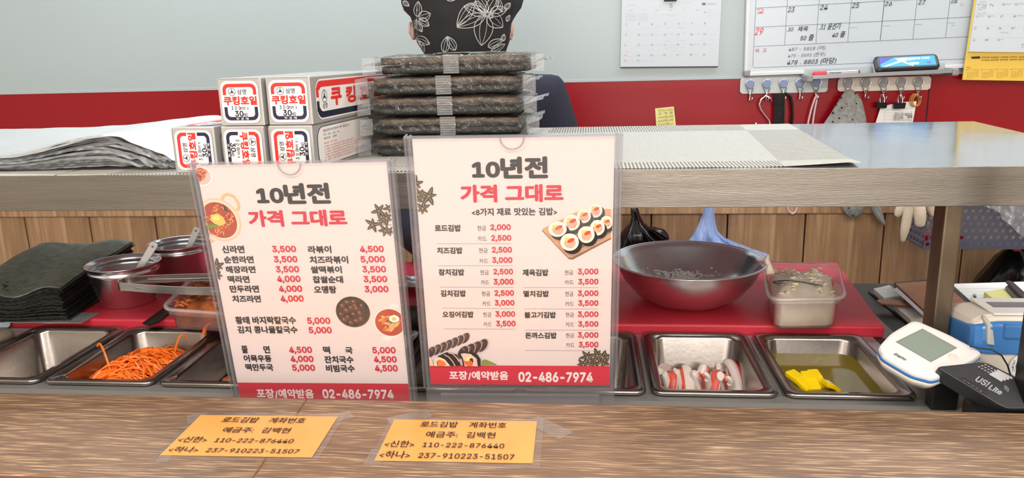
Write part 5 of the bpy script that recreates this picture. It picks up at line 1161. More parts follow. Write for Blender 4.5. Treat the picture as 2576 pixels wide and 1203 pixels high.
# magnetic hook racks
def hook_rack(px0, px1, y0, y1, mt, disc, label, xs, hooks_y):
    A = AY(px0, y0, YH); Bq = AY(px1, y1, YH); e = empty('hook_rack', ((A.x+Bq.x)/2, YH, Bq.z), label=label, cat='hook rack', group='magnetic hook racks under the whiteboard')
    b = MB(); b.prism([Vector((x, YH-.006, z)) for x, z in rrect(min(A.x, Bq.x), min(A.z, Bq.z), max(A.x, Bq.x), max(A.z, Bq.z), .009, 5)], (0, .006, 0)); fin('rack_plate', b, mt, e, bevel=.001)
    RX = Matrix.Rotation(math.pi/2, 3, 'X'); first = None
    for i, px in enumerate(xs):
        c = AY(px, hooks_y[i], YH-.0065)
        if first is None:
            h = fin('hook', MB().lathe([(.0115, 0), (.0118, .001), (.0118, .005), (.0105, .006)], c, 24, M=RX), disc, e, bevel=0)
            b = MB(); pts = [c+Vector((.0125*math.sin(t), -.0035, .0125*math.cos(t))) for t in [math.radians(a) for a in range(-130, 131, 20)]]
            b.tube([c+Vector((0, -.004, -.030))]+pts+[c+Vector((.0005, -.005, -.030))], .0013, 6)
            b.tube([c+Vector((0, -.0045, -.020)), c+Vector((0, -.0045, -.034)), c+Vector((-.001, -.006, -.041)), c+Vector((0, -.012, -.045)), c+Vector((.003, -.018, -.042)), c+Vector((.004, -.019, -.034))], .0016, 6)
            w_ = fin('hook_wire', b, M['chrome'], h, smooth=True); first = (h, w_, c)
        else:
            h = first[0].copy(); COL.objects.link(h); h.location = first[0].location+(c-first[2]); w_ = first[1].copy(); COL.objects.link(w_); w_.parent = h
    return e
hook_rack(1862, 2080, 196, 232, mat('pale_grey_plate', rgb(196, 206, 208), .4), mat('blue_grey_disc', rgb(120, 138, 176), .3), 'pale grey hook rack with five blue-grey discs, left one under the whiteboard', [1887, 1929, 1971, 2013, 2053], [212, 211, 210, 209, 207])
hook_rack(2107, 2338, 196, 226, mat('ivory_plate', rgb(216, 208, 196), .4), mat('grey_disc', rgb(150, 150, 154), .3), 'ivory hook rack with five grey discs, right one under the whiteboard tray', [2134, 2178, 2223, 2267, 2310], [209, 208, 208, 208, 207])
def wp(px, py, dy=0.0): return AY(px, py, YH-.016-dy)
b = MB(); pts = [wp(1944, 257), wp(1939, 247), wp(1926, 241), wp(1915, 250), wp(1910, 262), wp(1913, 275), wp(1924, 290), wp(1935, 303), wp(1938, 314), wp(1930, 326), wp(1915, 326), wp(1905, 318), wp(1900, 309)]
b.tube(pts, .0024, 8); fin('s_hook', b, M['chrome'], label='steel S-shaped hook hanging from the left hook rack', cat='hook', smooth=True)
b = MB(); R = []
for i in range(25):
    t = i/24; px = 1970+ (22*t if t < .5 else 22) ; 
def loop_band(name, P_, hw, mt, label, cat, th=.0015):
    """closed fabric loop; P_: centre-line px points, hw: half width in y"""
    pts = [wp(*p) for p in P_]; n = len(pts); b = MB(); R = []
    for i in range(n):
        t = (pts[(i+1) % n]-pts[i-1]).normalized(); nn = t.cross(Vector((0, 1, 0))).normalized()*th; y = Vector((0, hw, 0)); R.append([pts[i]-nn-y, pts[i]+nn-y, pts[i]+nn+y, pts[i]-nn+y])
    b.rings(R, loop=True); return fin(name, b, mt, label=label, cat=cat)
e = empty('headband', wp(1975, 233), label='black ribbed fabric headband hanging from the left rack', cat='headband')
b = MB(); 
def fn(u, v):
    x = (-.022+.046*u); zz = -.085*v; fold = math.sin(u*math.pi)
    c = wp(1972, 233); return Vector((c.x+x*(.55+.5*min(1, v*3)), YH-.012-.010*fold-.002*math.sin(u*60), c.z+zz+.004*fold*(1 if v < .1 else 0)))
c = wp(1963, 236)
b.grid(lambda u, v: Vector((c.x-.016+.026*u+(.0+.004*v), YH-.018-.006*math.sin(u*3.1)-.0006*math.sin(v*120), c.z-.095*v+.0)), 10, 40)
fin('front_strap', b, M['apron'], e, solid=.003)
b = MB(); cc = wp(1985, 240)
b.tube([c+Vector((.004, .004, -.001)), c+Vector((.016, .002, .001)), c+Vector((.028, .002, -.008)), c+Vector((.033, .003, -.03)), c+Vector((.036, .004, -.06)), c+Vector((.034, .004, -.095))], [.004, .007, .008, .008, .008, .008], 8, flat=.45)
fin('back_strap', b, M['apron'], e, smooth=True)
b = MB(); b.tube([wp(*p) for p in ((2056, 238), (2050, 247), (2041, 275), (2035, 300), (2030, 325), (2012, 420), (1984, 505), (1980, 520), (1984, 532), (1993, 538), (2001, 534), (2006, 520), (2012, 480), (2030, 400), (2043, 325), (2046, 300), (2050, 275), (2055, 250), (2057, 239))], .0025, 6); fin('white_strap', b, M['pink'], label='pinkish white strap looped over the fifth hook of the left rack', cat='strap', smooth=True)
# grey dotted hat hanging
def hat(name, cols, label, y_off, zbot=None):
    b = MB(); R = []
    for i, (px0, px1, py) in enumerate(cols):
        A = wp(px0, py, y_off); Bq = wp(px1, py, y_off); w_ = (Bq-A).length/2; cen_ = (A+Bq)/2; ring = []
        for k in range(36):
            a = 2*math.pi*k/36; fold = 1+.13*math.sin(a*7+i*.5)+.06*math.sin(a*13+i); ring.append(Vector((cen_.x+w_*math.cos(a)*(1 if abs(math.cos(a)) > .9 else 1), cen_.y-.012*math.sin(a)*fold*min(1, w_/.03)-.004, cen_.z+.003*N3(math.cos(a)*2, i, 0))))
        R.append(ring)
    b.rings(R); e = fin(name, b, M['greyhat'], label=label, cat='hat', smooth=True)
    return e
hh = hat('hat', [(2126, 2144, 226), (2118, 2156, 236), (2108, 2166, 252), (2098, 2171, 268), (2088, 2175, 285), (2076, 2178, 302), (2066, 2178, 318), (2062, 2176, 340), (2070, 2178, 400), (2092, 2182, 460), (2112, 2180, 490), (2116, 2176, 508), (2118, 2172, 522), (2124, 2168, 534), (2132, 2162, 542), (2142, 2152, 547)], 'grey hat with black dots hanging from the right hook rack', .012)
b = MB(); rnd = random.Random(9)
for px, py in ((2131, 521), (2142, 540), (2158, 512), (2112, 245), (2148, 234), (2125, 261), (2127, 266), (2113, 270), (2091, 283), (2125, 290), (2107, 296), (2091, 305), (2140, 300), (2150, 260), (2099, 262)):
    p = wp(px, py, .012); b.ball(Vector((p.x, p.y-.014, p.z)), (.0024, .004, .0024), 8, 5)
fin('black_dot', b, M['blackpl'], hh)
# binder clips and papers
def clip(px, py, s_, label):
    p = wp(px, py, .004); e = empty('binder_clip', p, label=label, cat='clip'); w_ = .018*s_
    b = MB(); b.rings([[Vector((p.x+x, p.y+y, p.z+z)) for y, z in ((-.009, .006), (.009, .006), (.0025, -.010), (-.0025, -.010))] for x in (-w_, w_)]); fin('spring', b, M['blackpl'], e, bevel=.0006)
    for d in (-1, 1):
        b = MB(); b.tube([Vector((p.x-.005, p.y+d*.007, p.z+.004)), Vector((p.x-.006, p.y+d*.004, p.z+.016)), Vector((p.x-.0035, p.y, p.z+.026)), Vector((p.x+.0035, p.y, p.z+.026)), Vector((p.x+.006, p.y+d*.004, p.z+.016)), Vector((p.x+.005, p.y+d*.007, p.z+.004))], .0007, 5); fin('wire_handle', b, M['chrome'], e)
    return e
clip(2217, 263, .75, 'black binder clip hanging alone, left of the clipped papers'); clip(2262, 264, .8, 'black binder clip holding the white papers')
b = MB(); A = AY(2216, 262, YH-.012); Bq = AY(2306, 256, YH-.012); dz_ = Vector((-.006, 0, -.095))
b.grid(lambda u, v: A+(Bq-A)*u+dz_*v+Vector((0, .004*math.sin(u*3)+.006*v, .002*math.sin(u*2.4)-.008*(1-u)*(1-u)*(1-v)))+Vector((-.012*v*(1-u), 0, 0)), 12, 8); pg = fin('clipped_papers', b, M['page'], label='white slips of paper with printed lines held by the binder clip', cat='papers', solid=.0015)
F = frame(AY(2262, 300, YH-.0155), (1, 0, -.04), (0, 0, 1)); P = Print(F, .0015)
for x0, y0, x1, y1, t, bo in ((2250, 284, 2294, 291, '213-22-90225', .02), (2248, 292, 2272, 299, '로드김밥', .02), (2282, 291, 2294, 298, '김백', .02), (2246, 300, 2294, 304, '서울특별시 강동구 천호동', 0)): P.ptext(t, x0, y0, x1, y1, rgb(50, 50, 60), bo)
P.pline([(2226, 277), (2293, 271), (2293, 312), (2222, 318), (2226, 277)], .0006, rgb(120, 140, 190), 1)
for y in (284, 292, 300): P.pline([(2225, y+1), (2293, y-3)], .0004, rgb(150, 165, 205), 1)
P.build('printed_lines', pg)
b = MB()
for k in range(5): 
    c = wp(2300+k*1.3, 252+k*.4); r = .015-.0006*k; b.tube([c+Vector((r*math.cos(t)*(.72 if k % 2 else .8), -.001*k, r*math.sin(t)*1.15)) for t in [2*math.pi*q/24 for q in range(24)]], .0009, 5, closed=True)
fin('rubber_bands', b, M['rubber'], label='amber rubber bands hanging on the last hook', cat='rubber band', smooth=True)
# yellow memo on red wall
F = frame(AY(1673, 300, YW-.003), AY(1696, 269, YW-.003)-AY(1650, 273, YW-.003), (0.05, 0, 1)); e = empty('memo_note', F, label='small pale yellow memo note stuck to the red wall', cat='note')
P = Print(F, 0); 
c4 = [AY(1648, 273, YW-.003), AY(1695, 268, YW-.004), AY(1702, 332, YW-.003), AY(1652, 334, YW-.003)]; b = MB(); b.prism(c4[::-1], (0, .0006, 0)); fin('note_paper', b, M['sticky'], e)
P = Print(F, .0016)
for y, t in ((277, '국내산/수입산'), (285, '고 객 용'), (294, '2000원x2매'), (303, '4000원x2매'), (312, '6000원x1')): P.ptext(t, 1655, y-3.5, 1693, y+3, rgb(120, 118, 90), 0)
P.build('faint_writing', e)
# white calendar
YC = YW-.006
e = empty('wall_calendar', AY(1685, 171, YC), label='white May wall calendar pinned left of the whiteboard', cat='calendar', group=None)
A = AY(1561, 168, YC); Bq = AY(1806, 166, YC); ex = (Bq-A).normalized(); wdt = (Bq-A).length; F = frame(A, ex, (0.018, 0, 1)); 
def slab(F, u0, v0, w0, u1, v1, w1): return MB().box(F @ Vector(((u0+u1)/2, (v0+v1)/2, (w0+w1)/2)), (u1-u0, v1-v0, w1-w0), F.to_3x3())
fin('back_card', slab(F, 0, -.0035, -.004, wdt, .200, -.0008), mat('dark_card_edge', rgb(66, 76, 80), .6), e); fin('page', slab(F, -.0005, -.0005, -.0008, wdt+.0005, .200, .0008), M['calp'], e)
fin('binding_strip', slab(F, 0, .198, -.005, wdt, .208, .003), M['blackpl'], e)
b = slab(F, wdt/2-.02, .170, .0, wdt/2+.014, .186, .005); fin('hanger_clip', b, M['blackpl'], e, bevel=.002)
P = Print(F, .001); q9 = lambda x, y: (1550+x/5.23, y/5.23); G = rgb(140, 152, 162); G2 = rgb(176, 186, 196); RC = rgb(206, 150, 160)
def t9(t, x0, y0, x1, y1, col, bo=.0): a = q9(x0, y0); b_ = q9(x1, y1); P.ptext(t, *a, *b_, col, bo)
t9('5', 702, 45, 742, 103, G, .015); t9('May 2021', 146, 58, 245, 80, G2); t9('가톨릭대학교', 1188, 38, 1315, 62, G); P.ppoly([q9(*p) for p in ((1128, 36), (1176, 36), (1176, 68), (1128, 68))], rgb(90, 110, 150), 1)
for i, d in enumerate(('SUN', 'MON', 'TUE', 'WED', 'THU', 'FRI', 'SAT')): t9(d, 182+i*173, 132-i*2, 220+i*173, 148-i*2, RC if i == 0 else G2)
day = 1; xs = [135, 305, 478, 648, 822, 995, 1170]
for r_, y in enumerate((170, 318, 460, 595, 730, 800)):
    for i in range(7):
        if r_ == 0 and i < 6: continue
        if day > 31: break
        w_ = 22 if day < 10 else 34; t9(str(day), xs[i]-w_/2-r_*3, y-14-i*1.5, xs[i]+w_/2-r_*3, y+10-i*1.5, RC if i == 0 or day in (5, 19) else G, .012); day += 1
rnd = random.Random(8)
def scrib(P, f, x, y, w_, h_, col, k=3, wd=.0005):
    P.pline([f(x+w_*j/9+rnd.uniform(-2, 2), y+rnd.uniform(-h_, h_)/2) for j in range(10)], wd, col, k)
for (x, y, w_) in ((330, 370, 45), (505, 345, 75), (640, 360, 80), (815, 365, 90), (860, 310, 60), (350, 455, 70), (515, 460, 60), (700, 445, 60), (880, 435, 25), (1055, 445, 50), (1210, 450, 90), (330, 592, 70), (515, 585, 80), (630, 630, 60), (700, 620, 70), (830, 625, 70), (1010, 582, 90), (1220, 592, 40), (350, 735, 50), (500, 730, 110), (670, 740, 45), (860, 715, 30), (1030, 715, 40), (160, 800, 60), (320, 795, 90), (455, 800, 40), (490, 190, 60), (590, 190, 210), (820, 40, 25), (870, 30, 130), (1200, 205, 60), (1200, 165, 50), (125, 405, 55), (125, 545, 50), (115, 675, 75), (640, 535, 70), (810, 530, 110), (165, 740, 55)): scrib(P, q9, x, y, w_, 14, G2)
for c0 in (130, 305):
    for r_ in range(6):
        for i in range(7 if c0 == 130 else 6): P.pell(*q9(c0+i*21, 180+r_*18), .9, .9, G2, 1, 6)
P.pline([q9(*p) for p in ((690, 620), (700, 595), (750, 585), (780, 620), (770, 670), (720, 680), (690, 650))], .0004, G2, 2)
P.build('lettering', e)
# whiteboard
YB_ = YW-.012
A = AY(1872, 191.5, YB_); Bq = AY(2420, 171, YB_); ex = (Bq-A).normalized(); F = frame(A, ex, (0.02, 0, 1)); F = frame(A, ex, Vector((-ex.z, 0, ex.x))+Vector((.012, 0, 0)))
WBL = 1.15; WBH = .34
e = empty('whiteboard', F, label='white magnetic planning whiteboard with a handwritten date grid', cat='whiteboard')
fin('board_panel', slab(F, .004, .004, -.008, WBL, WBH, 0), M['wb'], e)
for q in ((0, 0, WBL, .0085), (0, 0, .0085, WBH)): fin('frame_rail', slab(F, q[0], q[1], -.010, q[2], q[3], .0045), M['alu'], e, bevel=.001)
fin('corner_cap', slab(F, -.002, -.002, -.010, .016, .016, .0055), M['greypl'], e, bevel=.004)
P = Print(F, .0003); LN = rgb(96, 116, 128)
def c6(x, y): return (1860+x/5.23, y/5.23)
def c7(x, y): return (2180+x/4.626, y/4.626)
def at_(f, x, y): return P.uv(*f(x, y))
# grid geometry measured at two corners
rows = [(c6(217, 107), c7(1190, -42)), (c6(205, 360), c7(1190, 198)), (c6(192, 612), c7(1165, 428))]
for a, b_ in rows:
    (u0, v0), (u1, v1) = P.uv(*a), P.uv(*b_); sl = (v1-v0)/(u1-u0); P.line([(u0, v0), (u1+.12, v1+sl*.12)], .0011, LN, 1)
cols = [(c6(222, -60), c6(177, 850)), (c6(637, -60), c6(595, 598)), (c6(1056, -60), c6(1006, 575)), (c6(1482, -60), c6(1425, 552)), (c6(1892, 150), c6(1853, 530)), (c7(210, -10), c7(158, 468)), (c7(588, -10), c7(537, 452)), (c7(972, -10), c7(918, 435))]
for a, b_ in cols:
    (u0, v0), (u1, v1) = P.uv(*a), P.uv(*b_); t = (v1-.30)/(v1-v0) if abs(v1-v0) > 1e-5 else 0; u0n = u1+(u0-u1)*((.32-v1)/(v0-v1)); P.line([(u0n, .32), (u1, v1)], .0011, LN, 1)
P.line([P.uv(*c6(177, 850)), P.uv(*c6(183, 880)), P.uv(*c6(210, 892)), P.uv(*c6(1883, 820)), P.uv(*c7(100, 730)), P.uv(*c7(1140, 684)), (WBL-.05, P.uv(*c7(1140, 684))[1]+.003)], .0011, LN, 1)
P.build('grid_lines', e, INKB)
P = Print(F, .0005); IK = rgb(40, 56, 72); IK2 = rgb(24, 40, 60); RK = rgb(214, 60, 74); IG = rgb(76, 84, 90)
def tw(t, f, x0, y0, x1, y1, col, bo=.012, sh=.25): a = f(x0, y0); b_ = f(x1, y1); P.ptext(t, *a, *b_, col, bo, 1, sh)
for t, x0, y0, x1, y1 in (('23', 642, 92, 724, 160), ('24', 1065, 62, 1165, 130), ('25', 1485, 35, 1575, 105), ('30', 640, 362, 708, 412), ('31', 1068, 325, 1135, 388)): tw(t, c6, x0, y0, x1, y1, IK)
for t, x0, y0, x1, y1 in (('26', 215, 18, 298, 70), ('27', 605, 2, 682, 50), ('28', 985, -8, 1055, 34)): tw(t, c7, x0, y0, x1, y1, IK)
tw('29', c6, 210, 365, 312, 460, RK, .015); P.pline([c6(*p) for p in ((230, 125), (275, 110), (245, 165), (315, 165))], .0018, RK, 3); P.pline([c6(*p) for p in ((285, 105), (320, 132), (270, 165))], .0018, RK, 3)
tw('제육', c6, 770, 345, 905, 412, IK2, .02); tw('50 줄', c6, 805, 455, 978, 535, IK2, .02); tw('윤선기', c6, 1165, 300, 1330, 388, IK2, .02); tw('40 줄', c6, 1225, 415, 1390, 492, IK2, .02)
tw('487 - 5818 (어).', c6, 650, 605, 1148, 668, IG, .004); tw('475 - 0592 (한우)', c6, 643, 693, 1130, 752, IG, .004); tw('478 . 8803 (마당)', c6, 632, 765, 1275, 850, IK2, .016)
tw('비  고', c6, 212, 636, 358, 690, rgb(176, 92, 100), .02, 0)
for f, x0, y0, x1, y1 in ((c6, 636, 152, 728, 148), (c6, 1055, 130, 1150, 126), (c6, 1500, 104, 1575, 100), (c6, 615, 412, 710, 406), (c6, 1033, 388, 1128, 384), (c6, 1453, 366, 1550, 360), (c6, 225, 178, 312, 172), (c7, 185, 302, 270, 299), (c7, 565, 285, 650, 282), (c7, 945, 268, 1032, 265), (c7, 210, 68, 296, 64), (c7, 590, 52, 678, 48), (c7, 980, 35, 1055, 32), (c7, 985, 296, 1028, 296)): P.pline([f(x0, y0), f(x1, y1)], .0007, LN, 2)
P.pell(*c7(1108, 45), 3.6, 4.2, rgb(176, 184, 192), 2, 14)
P.build('lettering', e, INKB)
# tray
zA = AY(2023, 196, YB_-.004); zB_ = AY(2376, 180, YB_-.004); d = (zB_-zA).normalized(); T = frame(zA, d, Vector((-d.z, 0, d.x)))
tl_ = (zB_-zA).length; e = empty('marker_tray', T, label='grey metal marker tray clipped under the whiteboard', cat='tray')
def lslab(mb, a, b_): c_ = [(a[i]+b_[i])/2 for i in range(3)]; return mb.box(T @ Vector(c_), [abs(a[i]-b_[i]) for i in range(3)], T.to_3x3())
fin('tray_shelf', lslab(MB(), (0, -.002, 0), (tl_, 0, .052)), M['greypl'], e, bevel=.0006); fin('front_lip', lslab(MB(), (0, -.002, .052), (tl_, .008, .054)), mat('tray_edge', rgb(150, 154, 162), .3, .6), e, bevel=.0006); fin('back_plate', lslab(MB(), (0, 0, -.001), (tl_, .022, .001)), mat('tray_back', rgb(176, 184, 186), .4), e)
for x in (-.008, tl_-.004): fin('end_cap', lslab(MB(), (x, -.010, .0), (x+.016, .010, .058)), M['greypl'], e, bevel=.004)
e = empty('marker_pen', T @ Vector((.05, .011, .03)), label='whiteboard marker with a red cap lying on the tray', cat='marker')
pw = lambda px, py: AP(px, py, T @ Vector((0, 0, .034)), T.col[2].to_3d())
A = pw(2042, 189); Bq = pw(2163, 184); dd_ = Bq-A; A.z = Bq.z = 0
A = T @ Vector((.012, .0095, .036)); Bq = T @ Vector((.012+dd_.length*.97, .0095, .036)); dd_ = Bq-A
fin('red_cap', MB().tube([A, A+dd_*.04, A+dd_*.29], [.005, .0078, .0080], 14), mat('red_marker_cap', rgb(214, 56, 74), .3), e, smooth=False)
fin('barrel', MB().tube([A+dd_*.29, A+dd_*.96], .0074, 14), mat('silver_barrel', rgb(182, 184, 190), .25, .6), e); fin('end_plug', MB().tube([A+dd_*.96, Bq], [.0072, .006], 14), mat('maroon_plug', rgb(110, 62, 70), .4), e)
P = Print(frame(A+dd_*.35+Vector((0, -.0076, .002)), dd_, (0, 0, 1)), 0); P.text('Marker', 0, -.002, .03, .002, rgb(70, 80, 110), .02, 1, sh=.2); P.build('barrel_print', e)
e = empty('board_eraser', T @ Vector((.27, 0, .02)), label='black whiteboard eraser with a blue label on the tray', cat='eraser')
pe = lambda px, py, yy=.06: AY(px, py, YB_-yy)
u_ = (zB_-zA).length
TA = Matrix.Rotation(math.radians(34), 3, 'X')
Ce = (T @ Vector((.005, .022, .028))); cpos = AY(2277, 166, YB_-.028); Ce = Vector((cpos.x, YB_-.030, (T @ Vector((.25, .024, 0))).z))
ax = T.to_3x3(); Re = ax @ Matrix.Rotation(math.radians(-38), 3, 'X')
b = MB(); R = [[Ce+Re @ Vector((x, y, z)) for x, y in rrect(-w_, -h_, w_, h_, .010, 4)] for w_, h_, z in ((.077, .0205, -.006), (.079, .023, -.002), (.079, .023, .008), (.074, .0185, .0125))]
b.rings(R); fin('case', b, M['blackpl'], e); b = MB(); R = [[Ce+Re @ Vector((x, y, z)) for x, y in rrect(-.076, -.020, .076, .020, .006, 3)] for z in (-.016, -.006)]; b.rings(R); fin('felt_pad', b, M['alu'], e)
FE = frame(Ce+Re @ Vector((0, 0, .0125)), Re @ Vector((1, 0, 0)), Re @ Vector((0, 1, 0))); P = Print(FE, .0004); w_, h_ = .069, .0145
P.poly([(-w_, -h_), (w_, -h_), (w_, h_), (-w_, h_)], rgb(30, 150, 220), 1); P.poly([(-w_, -h_+.008), (-.03, h_), (-w_, h_)], rgb(60, 56, 160), 2)
P.poly([(-.066, -.014), (-.02, .003), (-.03, .010), (.0, .012), (.002, .006), (-.014, -.0005), (-.055, -.0142)], rgb(226, 236, 246), 3); P.line([(-.012, .0), (.012, -.0142)], .004, rgb(226, 236, 246), 3); P.line([(-.01, 0), (.02, .006), (.03, .0075)], .0012, rgb(226, 236, 246), 3)
P.text('WHITEBOARD CLEANER', .002, .0045, .056, .0115, rgb(214, 226, 240), .03, 4); P.poly([(.004, -.0105), (.027, -.0105), (.027, -.004), (.004, -.004)], rgb(220, 232, 240), 3); P.text('보드 지우개', .006, -.0095, .025, -.005, rgb(70, 110, 150), .02, 5); P.ell(.052, -.006, .0055, .004, rgb(90, 90, 170), 4, 14)
P.build('blue_label', e)
# yellow calendar
YK = YW-.030
A = AY(2421, 201, YK); Bq = AY(2576, 203.5, YK); ex = (Bq-A).normalized(); F = frame(A, (1, 0, 0.0), (.03, 0, 1)); F = frame(A, ex, Vector((-ex.z, 0, ex.x)) + Vector((.085, 0, 0))*.6)
e = empty('yellow_calendar', F, label='yellow-backed May calendar overlapping the right end of the whiteboard', cat='calendar')
fin('backing_card', slab(F, 0, 0, -.003, .40, .32, 0), M['yellow'], e); P = Print(F, 0)
u0, v0 = P.uv(2435, 130); fin('page_block', slab(F, u0, v0, 0, .40, .32, .006), M['calp'], e)
P = Print(F, .0004); cal = lambda x, y: c7(x, y)
P.ppoly([cal(*p) for p in ((1218, 660), (1320, 655), (1320, 682), (1220, 684))], rgb(40, 32, 12), 1)
def t10(t, x0, y0, x1, y1, col, bo=.01, sh=0): a = cal(x0, y0); b_ = cal(x1, y1); P.ptext(t, *a, *b_, col, bo, 2, sh)
BR = rgb(96, 70, 20)
for t, x0, y0 in (('KB국민은행', 1340, 658), ('KB증권', 1450, 657), ('KB손해보험', 1560, 654), ('KB국민카드', 1668, 653), ('KB생명', 1775, 652), ('KB자산운용', 1338, 690), ('KB캐피탈', 1445, 688), ('KB저축은행', 1553, 685), ('KB데이타', 1665, 684), ('KB신용', 1770, 682)): t10(t, x0, y0, x0+90, y0+20, BR)
t10('2022', 1163, 778, 1208, 792, BR)
for mth in range(5):
    x0 = 1160+mth*171; t10(str(mth+1), x0, 805-mth*2, x0+12, 822-mth*2, BR)
    for r_ in range(7):
        for i in range(7):
            if r_ == 1 and i < 4 or r_ == 6 and i > 3: continue
            P.pell(*cal(x0+22+i*20-r_*1.5, 810+r_*16-mth*2), 1.1, .9, rgb(150, 100, 30), 1, 5)
P.build('backing_print', e)
P = Print(F, .0066); DG = rgb(84, 90, 98); RC = rgb(200, 110, 120)
ds = [(8, 1278, 45, 1), (9, 1420, 45, 0), (10, 1565, 42, 0), (11, 1713, 42, 0), (15, 1256, 182, 1), (16, 1400, 182, 0), (17, 1545, 180, 0), (18, 1692, 180, 0), (22, 1237, 320, 1), (23, 1382, 320, 0), (24, 1524, 318, 0), (25, 1670, 318, 0), (26, 1812, 318, 0), (29, 1222, 456, 1), (30, 1366, 455, 0), (31, 1508, 454, 0)]
for d_, x, y, rd in ds: t10(str(d_), x, y, x+(16 if d_ < 10 else 27), y+21, RC if rd else DG, .012, .1)
for y in (30, 170, 305, 440): P.pline([cal(1250-y*.1, y), cal(1850, y-2)], .0003, rgb(180, 184, 190), 1)
for x, y, w_ in ((1300, 50, 90), (1600, 48, 65), (1745, 46, 70), (1290, 187, 55), (1435, 187, 35), (1730, 185, 75), (1540, 460, 35), (1400, 462, 12), (1702, 323, 20), (1298, 20, 80)): P.pline([cal(x, y), cal(x+w_, y-1)], .0010, rgb(150, 156, 164), 1)
for (x, y, w_, h_) in ((1278, 88, 100, 20), (1268, 155, 50, 22), (1335, 150, 50, 28), (1545, 382, 85, 22), (1340, 70, 40, 25), (1445, 65, 18, 30)): scrib(P, cal, x, y, w_, h_, rgb(110, 116, 126), 2, .0006)
P.pline([cal(1275, 122), cal(1375, 96)], .0006, rgb(110, 116, 126), 2); P.pline([cal(*p) for p in ((1790, 520), (1830, 500), (1835, 550), (1800, 552), (1790, 520))], .0008, rgb(170, 140, 110), 2); P.pline([cal(*p) for p in ((1795, 515), (1834, 525))], .0008, rgb(170, 140, 110), 2)
P.build('lettering', e)

# ================================================================ HANGING BELOW THE SHELF LINE, ON THE WOOD PANELLING
YL = 2.10
def wl(px, py, dy=0.0): return AY(px, py, YL-dy)
def blob_sheet(name, rowsP, mt, depth, label, cat, folds=5, fs=.12, sub=0, seed=0, yoff=0.0, kn=40, parent=None):
    """hanging soft object from rows of (px0, px1, py)"""
    b = MB(); R = []
    for i, (a, c_, py) in enumerate(rowsP):
        A = wl(a, py, yoff); Bq = wl(c_, py, yoff); cen_ = (A+Bq)/2; w_ = (Bq-A).length/2; dp = min(depth, w_*1.1+.002); ring = []
        for k in range(kn):
            t = 2*math.pi*k/kn; f = 1+fs*math.sin(t*folds+i*.35+seed)+fs*.6*math.sin(t*(folds*2+1)+seed+i*.2)
            ring.append(Vector((cen_.x+w_*math.cos(t), cen_.y-dp*math.sin(t)*f, cen_.z+.004*N3(math.cos(t)*2, i*.5, seed))))
        R.append(ring)
    b.rings(R); return fin(name, b, mt, parent, label=label, cat=cat, smooth=True, subsurf=sub)
bagA = blob_sheet('black_bag', [(1588, 1604, 522), (1586, 1608, 532), (1588, 1612, 545), (1584, 1620, 562), (1572, 1640, 575), (1560, 1665, 590), (1548, 1682, 600), (1540, 1690, 630), (1535, 1690, 700), (1545, 1680, 760)], M['bag'], .05, 'black plastic bag hanging knotted on the wood panelling, left of the blue bag', 'bag', 5, .18, seed=1)
blob_sheet('handle_ear', [(1634, 1650, 572), (1640, 1672, 580), (1655, 1682, 590), (1672, 1684, 600)], M['bag'], .02, None, None, 3, .1, seed=2, yoff=.03, parent=bagA)
blob_sheet('blue_bag', [(1773, 1793, 505), (1771, 1796, 520), (1768, 1797, 540), (1760, 1800, 560), (1750, 1805, 580), (1738, 1822, 598), (1728, 1850, 612), (1722, 1890, 625), (1716, 1935, 640), (1712, 1938, 665), (1712, 1930, 720)], M['bluebag'], .045, 'gathered translucent blue plastic bag hanging behind the mixing bowl', 'bag', 7, .2, seed=3)
h2 = blob_sheet('hat_tie', [(2160, 2190, 440), (2170, 2200, 470), (2176, 2206, 490), (2184, 2210, 510), (2192, 2216, 528), (2200, 2222, 545), (2212, 2227, 560), (2222, 2228, 567)], M['greyhat'], .012, None, None, 3, .1, seed=6, yoff=-.065, parent=hh)
# work glove: one skinned hand shape
def skin_obj(name, verts, edges, radii, mt, parent=None, sub=2, **kw):
    me = bpy.data.meshes.new(name); inv = WM[parent.name].inverted() if parent is not None else Matrix()
    me.from_pydata([inv @ Vector(v) for v in verts], edges, []); o = bpy.data.objects.new(name, me); COL.objects.link(o); WM[o.name] = WM[parent.name].copy() if parent is not None else Matrix()
    if parent is not None: o.parent = parent
    me.materials.append(mt); o.modifiers.new('skin', 'SKIN'); sd = me.skin_vertices[0].data
    for i, r in enumerate(radii): sd[i].radius = (r, r) if not isinstance(r, tuple) else r
    sd[0].use_root = True
    o.modifiers['skin'].use_smooth_shade = True
    md = o.modifiers.new('sub', 'SUBSURF'); md.levels = sub; md.render_levels = sub
    bpy.context.view_layer.update(); dg = bpy.context.evaluated_depsgraph_get(); me2 = bpy.data.meshes.new_from_object(o.evaluated_get(dg)); o.modifiers.clear(); o.data = me2
    for p in me2.polygons: p.use_smooth = True
    tag(o, **kw); return o
gv = [wl(2300, 470, 0.178), wl(2298, 500, 0.178), wl(2275, 508, 0.178), wl(2262, 530, 0.178), wl(2254, 548, 0.178), wl(2290, 512, 0.188), wl(2283, 545, 0.190), wl(2276, 580, 0.190), wl(2270, 610, 0.190), wl(2312, 512, 0.196), wl(2314, 545, 0.200), wl(2314, 572, 0.200), wl(2335, 508, 0.183), wl(2345, 530, 0.183), wl(2350, 545, 0.183)]
g_ = skin_obj('work_glove', gv, [(0, 1), (1, 2), (2, 3), (3, 4), (1, 5), (5, 6), (6, 7), (7, 8), (1, 9), (9, 10), (10, 11), (1, 12), (12, 13), (13, 14)], [.027, .029, .0145, .012, .007, .0138, .0125, .011, .0045, .0155, .015, .011, .013, .011, .009], M['glove'], label='cream cotton work glove hanging fingers down left of the steel post', cat='glove')
